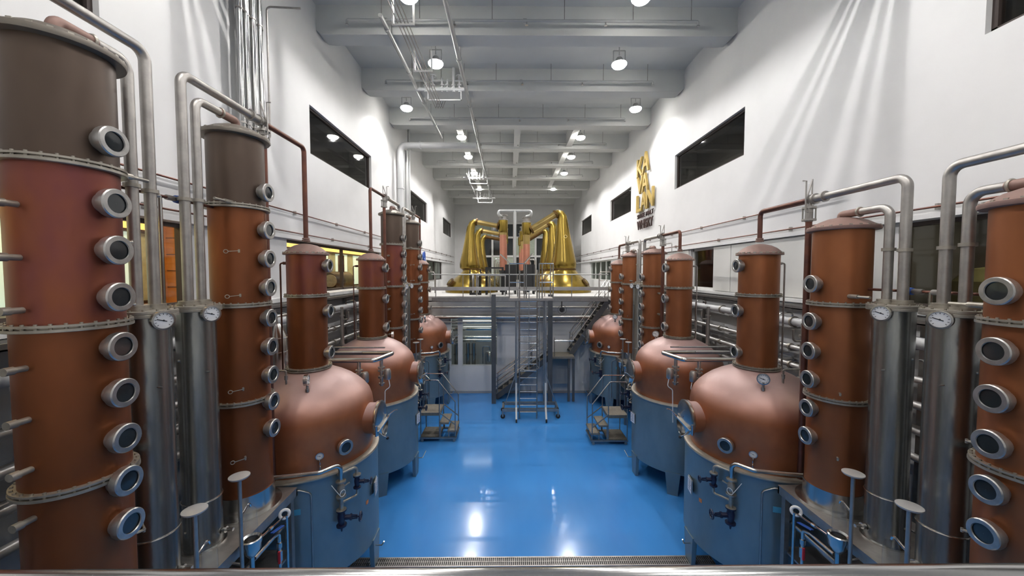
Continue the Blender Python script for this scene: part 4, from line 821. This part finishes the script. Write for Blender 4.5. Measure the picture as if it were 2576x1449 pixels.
# mobile tall ladder tower
lt = thing('ladder_tower', 'tall grey mobile ladder tower standing in the aisle', 'ladder', (0, 14.95, 0))
for x in (0.30, 1.50): 
    for yy in (-0.0, 0.75): MB().bb(x - 0.03, x + 0.03, yy - 0.03, yy + 0.03, 0.3, 4.88).build('mast', 'galv', lt)
    MB().bar((x, -0.02, 1.48), (x, -0.12, 0.5), 0.07, 0.05).bar((x, -0.12, 0.5), (x, -0.42, 0.12), 0.07, 0.05).build('front_strut', 'frame_white', lt)
MB().bb(-0.28, 2.05, -0.06, 0.06, 0.30, 0.42).bb(-0.28, 2.05, 0.70, 0.80, 0.30, 0.42).bb(-0.28, -0.2, -0.05, 0.8, 0.30, 0.42).bb(1.97, 2.05, -0.05, 0.8, 0.3, 0.42).build('base_frame', 'galv', lt)
for x in (-0.25, 2.02):
    for yy in (0.0, 0.75):
        o = MB().lathe([(0.09, -0.025), (0.09, 0.025)], (x, yy, 0.09), 18, (0, 1, 0)).build('caster', 'rubber', lt); MB().bb(x - 0.03, x + 0.03, yy - 0.045, yy + 0.045, 0.09, 0.30).build('caster_fork', 'galv', o)
for x in (0.30, 1.50): MB().lathe([(0.07, -0.03), (0.07, 0.03)], (x, -0.43, 0.07), 14, (1, 0, 0)).build('foot', 'rubber', lt)
for x, x2 in ((0.30, -0.22), (1.50, 2.0)): MB().bar((x, 0.05, 1.9), (x2, 0.05, 0.4), 0.05, 0.03).build('side_brace', 'galv', lt)
for x in (0.43, 1.14): MB().cyl((x, -0.1, 0.05), (x, -0.1, 6.1), 0.028, 8).build('ladder_rail', 'galv', lt)
for i in range(17): MB().cyl((0.43, -0.1, 0.3 + 0.283 * i), (1.14, -0.1, 0.3 + 0.283 * i), 0.018, 8).build('rung', 'steel_bright', lt)
for z in (2.2, 3.3, 4.3, 5.3): MB().tube([(0.40, -0.1, z), (0.36, -0.55, z), (0.78, -0.75, z), (1.2, -0.55, z), (1.16, -0.1, z)], 0.016, 0.2, 8).build('cage_hoop', 'galv', lt)
for x, yy in ((0.36, -0.5), (0.78, -0.72), (1.2, -0.5)): MB().bar((x, yy, 2.2), (x, yy, 5.35), 0.03, 0.012).build('cage_bar', 'galv', lt)
MB().bb(0.0, 1.80, -0.15, 0.85, 4.86, 4.96).build('top_platform', 'steel_dull', lt)
for x in (0.02, 0.62, 0.7, 1.22, 1.34, 1.78):
    for yy in ((-0.12, 0.82) if x in (0.02, 1.78) else (-0.12,)): MB().cyl((x, yy, 4.96), (x, yy, 6.35), 0.024, 8).build('guard_post', 'galv', lt)
for z in (5.6, 6.35):
    for a, b in ((0.02, 0.62), (1.22, 1.78)): MB().cyl((a, -0.12, z), (b, -0.12, z), 0.022, 8).build('guard_rail', 'steel_bright', lt)
    for x in (0.02, 1.78): MB().cyl((x, -0.12, z), (x, 0.82, z), 0.022, 8).build('guard_rail', 'steel_bright', lt)
for a, b in (((0.05, -0.12, 6.36), (-0.35, 0.5, 6.75)), ((0.62, -0.12, 6.36), (1.0, 0.5, 6.78))): MB().bar(a, b, 0.05, 0.03).build('hinged_bar', 'steel_bright', lt)

# mobile step units
def steps(label, x0, sx, y0):
    t = thing('mobile_steps', label, 'step stand', (x0, y0, 0)); T = TT(sx)
    for yy in (0.0, 0.85):
        MB(T).cyl((0.0, yy, 0.12), (0.0, yy, 2.2), 0.018, 8).build('rail_post', 'galv', t); MB(T).cyl((0.66, yy, 0.12), (0.66, yy, 2.2), 0.018, 8).build('rail_post', 'galv', t); MB(T).cyl((1.22, yy, 0.12), (1.22, yy, 1.42), 0.018, 8).build('rail_post', 'galv', t)
        MB(T).tube([(-0.3, yy, 2.2), (0.62, yy, 2.2), (1.22, yy, 1.42)], 0.02, 0.04, 8).build('handrail', 'steel_bright', t)
        MB(T).bar((0.66, yy, 1.05), (1.22, yy, 0.6), 0.03, 0.03).build('lower_rail', 'galv', t)
    MB(T).bb(-0.02, 0.68, 0, 0.85, 0.93, 1.04).build('platform', 'tread', t)
    for a, z in ((0.66, 0.68), (0.94, 0.40)):
        MB(T).bb(a, a + 0.32, 0, 0.85, z - 0.06, z).build('tread', 'tread', t)
        for yy in (0.03, 0.82): MB(T).bb(a + 0.02, a + 0.05, yy - 0.02, yy + 0.02, 0.14, z).build('tread_leg', 'galv', t)
    MB(T).bb(-0.03, 1.26, -0.03, 0.03, 0.10, 0.16).bb(-0.03, 1.26, 0.82, 0.88, 0.10, 0.16).bb(-0.03, 0.03, 0, 0.85, 0.1, 0.16).bb(1.2, 1.26, 0, 0.85, 0.1, 0.16).build('base_frame', 'galv', t)
    MB(T).bb(0.0, 0.68, 0.02, 0.84, 0.15, 0.18).build('base_tray', 'tread', t)
    for xx in (0.05, 1.18):
        for yy in (0.0, 0.85): MB(T).lathe([(0.05, -0.02), (0.05, 0.02)], (xx, yy, 0.05), 14, (0, 1, 0)).build('caster', 'steel_dull', t)
steps('low mobile step stand beside the rear left pot still', -3.12, 1, 12.9)
steps('low mobile step stand beside the rear right pot still', 4.12, -1, 12.62)

# ------------------------------------------------------------------ golden pot stills on the deck
def gold_still(sx, x0, y, s, label, dark=False):
    """sx = direction of lyne arm; s<1 slim spirit still"""
    t = thing('golden_still', label, 'pot still', (x0, y, DZ), 'golden pot stills'); T = TT(sx); big = sx < 0
    if big: pr = [(1.60, 0.0), (1.62, 0.10), (1.58, 0.28), (1.42, 0.55), (1.15, 0.85), (0.88, 1.10), (0.74, 1.26), (0.70, 1.33)]
    else: pr = [(1.55, 0.0), (1.56, 0.08), (1.50, 0.28), (1.28, 0.58), (0.98, 0.86), (0.70, 1.08), (0.56, 1.22), (0.53, 1.33)]
    MB().lathe(pr, seg=64, cap=False).build('pot_base', 'gold', t, angle=60)
    r0 = pr[-1][0]
    MB().torus((0, 0, 1.36), r0 + 0.01, 0.035, seg=48).build('neck_ring', 'gold_dark', t)
    if big:
        pts = [(0, 0, 1.36), (0, 0, 1.5), (0, 0, 1.7), (0.0, 0, 1.85), (0.02, 0, 2.5), (0.05, 0, 3.2), (0.09, 0, 3.8), (0.10, 0, 4.15), (0.12, 0, 4.45), (0.22, 0, 4.62), (0.38, 0, 4.66), (0.52, 0, 4.60)]
        rr = [0.66, 0.73, 0.74, 0.71, 0.58, 0.46, 0.37, 0.32, 0.28, 0.24, 0.22, 0.20]
        arm = [(0.50, 0, 4.61), (1.95, 0, 3.72)]; ra = [0.19, 0.18]; cx, ctop = 2.22, 4.10; rc = 0.2
    else:
        pts = [(-0.12, 0, 1.36), (-0.12, 0, 1.46), (-0.13, 0, 1.66), (-0.13, 0, 1.85), (-0.12, 0, 2.4), (-0.10, 0, 3.0), (-0.08, 0, 3.5), (-0.04, 0, 3.8), (0.06, 0, 4.05), (0.2, 0, 4.15), (0.34, 0, 4.14)]
        rr = [0.52, 0.58, 0.58, 0.55, 0.43, 0.33, 0.26, 0.23, 0.20, 0.18, 0.16]
        arm = [(0.30, 0, 4.145), (1.55, 0, 3.92)]; ra = [0.145, 0.135]; cx, ctop = 1.86, 4.24; rc = 0.2
    MB(T).sweep(fillet_pts(pts, 0), rr, 48).build('swan_neck', 'gold', t, angle=60)
    MB(T).sweep(arm, ra, 24).build('lyne_arm', 'gold_pale' if not dark else 'gold_dark', t)
    d = (Vector(arm[1]) - Vector(arm[0])).normalized()
    MB(T).lathe([(0.1, -0.05), (ra[0] + 0.07, -0.05), (ra[0] + 0.07, 0.05), (0.1, 0.05)], arm[0], 24, d).build('arm_flange', 'gold_dark', t)
    MB(T).lathe([(0.1, -0.05), (ra[1] + 0.10, -0.05), (ra[1] + 0.10, 0.05), (0.1, 0.05)], arm[1], 24, d).build('arm_flange', 'gold_dark', t)
    # manhole
    a = math.radians(-35); hd = Vector((-math.cos(a) * 0.8, math.sin(a) * 0.8, 0.62)); hp = Vector((-1.28 * math.cos(a), 1.28 * math.sin(a), 0.52))
    q = MB(T).lathe([(0.20, -0.1), (0.20, 0.14), (0.26, 0.15), (0.26, 0.19), (0.01, 0.21)], hp, 28, hd).build('manhole', 'gold_dark', t)
    MB(T).lathe([(0.01, 0.21), (0.15, 0.205), (0.15, 0.215), (0.01, 0.22)], hp, 20, hd, cap=False).build('lid', 'gold', q)
    if big:
        q = MB(T).ring([(0.07, 0), (0.1, 0), (0.1, 0.05), (0.07, 0.05)], (-0.02, -0.42, 3.25), 20, (0, -1, 0.15)).build('sight_window', 'gold_pale', t)
        MB(T).lathe([(0.075, 0.02), (0.01, 0.021)], (-0.02, -0.42, 3.25), 16, (0, -1, 0.15), cap=False).build('sight_glass', 'glass_dark', q)
    MB().ring([(1.5, -0.01), (1.75, -0.01), (1.75, 0.01), (1.5, 0.01)], seg=64).build('foot_curb', 'concrete', t)
    # condenser head and body (own thing)
    c = thing('tall_condenser', 'pink copper condenser served by the %s' % label, 'condenser', (x0 + sx * cx, y, DZ), 'tall copper condensers')
    h = ctop
    MB().lathe([(rc, h - 0.72), (0.27, h - 0.66), (0.28, h - 0.62), (0.28, h - 0.05), (0.27, h)], seg=32).build('head', 'gold', c)
    MB().lathe([(0.29, h), (0.29, h + 0.05)], seg=28).lathe([(0.2, h + 0.05), (0.2, h + 0.28)], seg=28).lathe([(0.27, h + 0.28), (0.27, h + 0.33)], seg=28).build('head_flange', 'steel_dull', c)
    MB().lathe([(rc, 1.3), (rc, h - (0.85 if not big else 1.25))], seg=32).build('shell', 'copper_pink', c)
    MB().lathe([(rc + 0.003, h - (0.86 if not big else 1.26)), (rc + 0.003, h - 0.70)], seg=32).build('upper_shell', 'gold_pale', c)
    MB().lathe([(0.26, 1.22), (0.26, 1.3)], seg=28).lathe([(0.2, 0.0), (0.2, 1.22)], seg=28).build('base', 'black', c)
    MB(T).tube([(-0.1, 0, 1.95), (-0.5, 0, 1.95), (-0.5, 0, 1.35)], 0.05, 0.12, 10).cyl((-0.5, 0, 0), (-0.5, 0, 1.4), 0.06, 12).build('water_pipe', 'steel', c)
    return x0 + sx * cx, DZ + ctop + 0.33
SP = []
for i, y in enumerate((22.0, 26.6, 31.2)):
    w_ = ('front', 'middle', 'rear')[i]
    a = gold_still(1, -2.2, y, 1, '%s slim golden still on the left of the deck' % w_, i == 2)
    b = gold_still(-1, 3.27, y, 1, '%s large golden still on the right of the deck' % w_, i == 2)
    SP.append((a, b, y))
(ax, az), (bx, bz), y = SP[0]
t = thing('vent_manifold', 'grey T shaped vent pipe joining the two front condensers', 'pipe', (0, y - 0.42, 0))
MB().tube([(ax, 0.3, az - 0.12), (ax - 0.25, 0.0, az - 0.1), (ax - 0.25, 0, az + 0.16), (bx + 0.25, 0, az + 0.16), (bx + 0.25, 0.0, az - 0.1), (bx, 0.3, az - 0.12)], 0.085, 0.2, 16).build('header', 'pipe_grey', t)
MB().cyl(((ax + bx) / 2, 0, DZ), ((ax + bx) / 2, 0, az + 0.16), 0.09, 16).build('stand_pipe', 'pipe_grey', t)
# deck equipment
def cabinet(label, x, y, w, h, d, glass=False):
    t = thing('control_cabinet' if not glass else 'spirit_safe', label, 'cabinet' if not glass else 'spirit safe', (x, y, DZ))
    m = MB()
    for a in (-w / 2, w / 2):
        for b in (-d / 2, d / 2): m.bb(a - 0.05, a + 0.05, b - 0.05, b + 0.05, 0, h)
    m.bb(-w / 2, w / 2, -d / 2, d / 2, 0.28, 0.36).bb(-w / 2, w / 2, -d / 2, d / 2, h - 0.08, h).build('frame', 'black', t)
    MB().bb(-w / 2 + 0.02, w / 2 - 0.02, -d / 2, -d / 2 + 0.01, 0.36, h - 0.08).build('front_pane', 'pane' if glass else 'black', t)
    for q in range(3):
        MB().cyl((-w / 3 + w / 3 * q, 0, 0.36), (-w / 3 + w / 3 * q, 0, h - 0.3 - 0.1 * q), 0.05, 12).build('glass_cylinder' if glass else 'inner_pipe', 'steel_bright', t)
cabinet('black framed spirit safe beside the slim front golden still', -0.75, 19.6, 0.85, 1.45, 0.5, True)
cabinet('black control cabinet left of the ladder tower on the deck', 0.1, 20.2, 0.5, 1.6, 0.5)
cabinet('black control cabinet right of the ladder tower on the deck', 1.1, 20.2, 0.5, 1.6, 0.5)
t = thing('filter_vessels', 'pair of small steel vessels on a black stand on the deck', 'vessel', (-1.75, 19.4, DZ))
for q in (-0.14, 0.14): MB().lathe([(0.09, 0.1), (0.1, 0.15), (0.1, 1.0), (0.05, 1.12)], (q, 0, 0), 16).build('vessel', 'steel', t)
MB().bb(-0.3, 0.3, -0.15, 0.15, 0, 0.1).bb(-0.3, -0.26, -0.15, 0.15, 0, 1.3).bb(0.26, 0.3, -0.15, 0.15, 0, 1.3).build('stand', 'black', t)
t = thing('deck_table', 'low steel frame table on the deck', 'table', (-0.9, 18.75, DZ)); MB().bb(-0.75, 0.75, -0.3, 0.3, 1.0, 1.05).build('top', 'steel', t)
for a in (-0.72, 0.72):
    for b in (-0.27, 0.27): MB().bb(a - 0.025, a + 0.025, b - 0.025, b + 0.025, 0, 1.0).build('leg', 'steel', t)
for q, (x, y) in enumerate(((-4.6, 21.0), (5.6, 21.2))):
    t = thing('safety_gate', 'small tubular steel guard on the deck by the %s wall' % ('left', 'right')[q], 'guard', (x, y, DZ))
    MB().tube([(-0.4, 0, 0), (-0.4, 0, 1.2), (0.4, 0, 1.2), (0.4, 0, 0)], 0.03, 0.15, 10).cyl((-0.4, 0, 0.7), (0.4, 0, 0.7), 0.025, 8).build('hoop', 'steel_dull', t)
t = thing('hanging_coat', 'black coat hanging on the left wall above the deck', 'coat', (WL + 0.1, 24.6, DZ)); MB().lathe([(0.02, 1.55), (0.12, 1.5), (0.2, 1.35), (0.22, 0.8), (0.26, 0.35), (0.22, 0.33)], seg=14).build('cloth', 'black', t)
t = thing('blue_hose', 'blue hose coiled on the left wall above the deck', 'hose', (WL + 0.08, 24.6, DZ + 2.2))
m = MB()
for q in range(5): m.torus((0.02 * q, 0.02 * q, 0.0), 0.28 + 0.02 * q, 0.02, (1, 0.1, 0), 20, 6)
m.build('coil', 'blue', t)

# ------------------------------------------------------------------ viewing gallery and front handrail
struct(MB().bb(WL, WR, Y0, 0.62, 4.25, 4.45).build('floor_gallery', 'concrete'), 'viewing gallery floor under the camera', 'floor')
t = thing('gallery_handrail', 'polished steel handrail across the bottom of the view', 'railing', (0, 0.52, 4.45))
MB().cyl((WL + 0.02, 0, 1.092), (WR - 0.02, 0, 1.092), 0.024, 20).build('top_rail', 'steel_bright', t)
MB().cyl((WL + 0.02, 0, 0.55), (WR - 0.02, 0, 0.55), 0.016, 12).build('lower_rail', 'steel', t)
x = -5.4
while x < 6.8: MB().cyl((x, 0, 0), (x, 0, 1.1), 0.02, 10).build('post', 'steel', t); x += 1.2
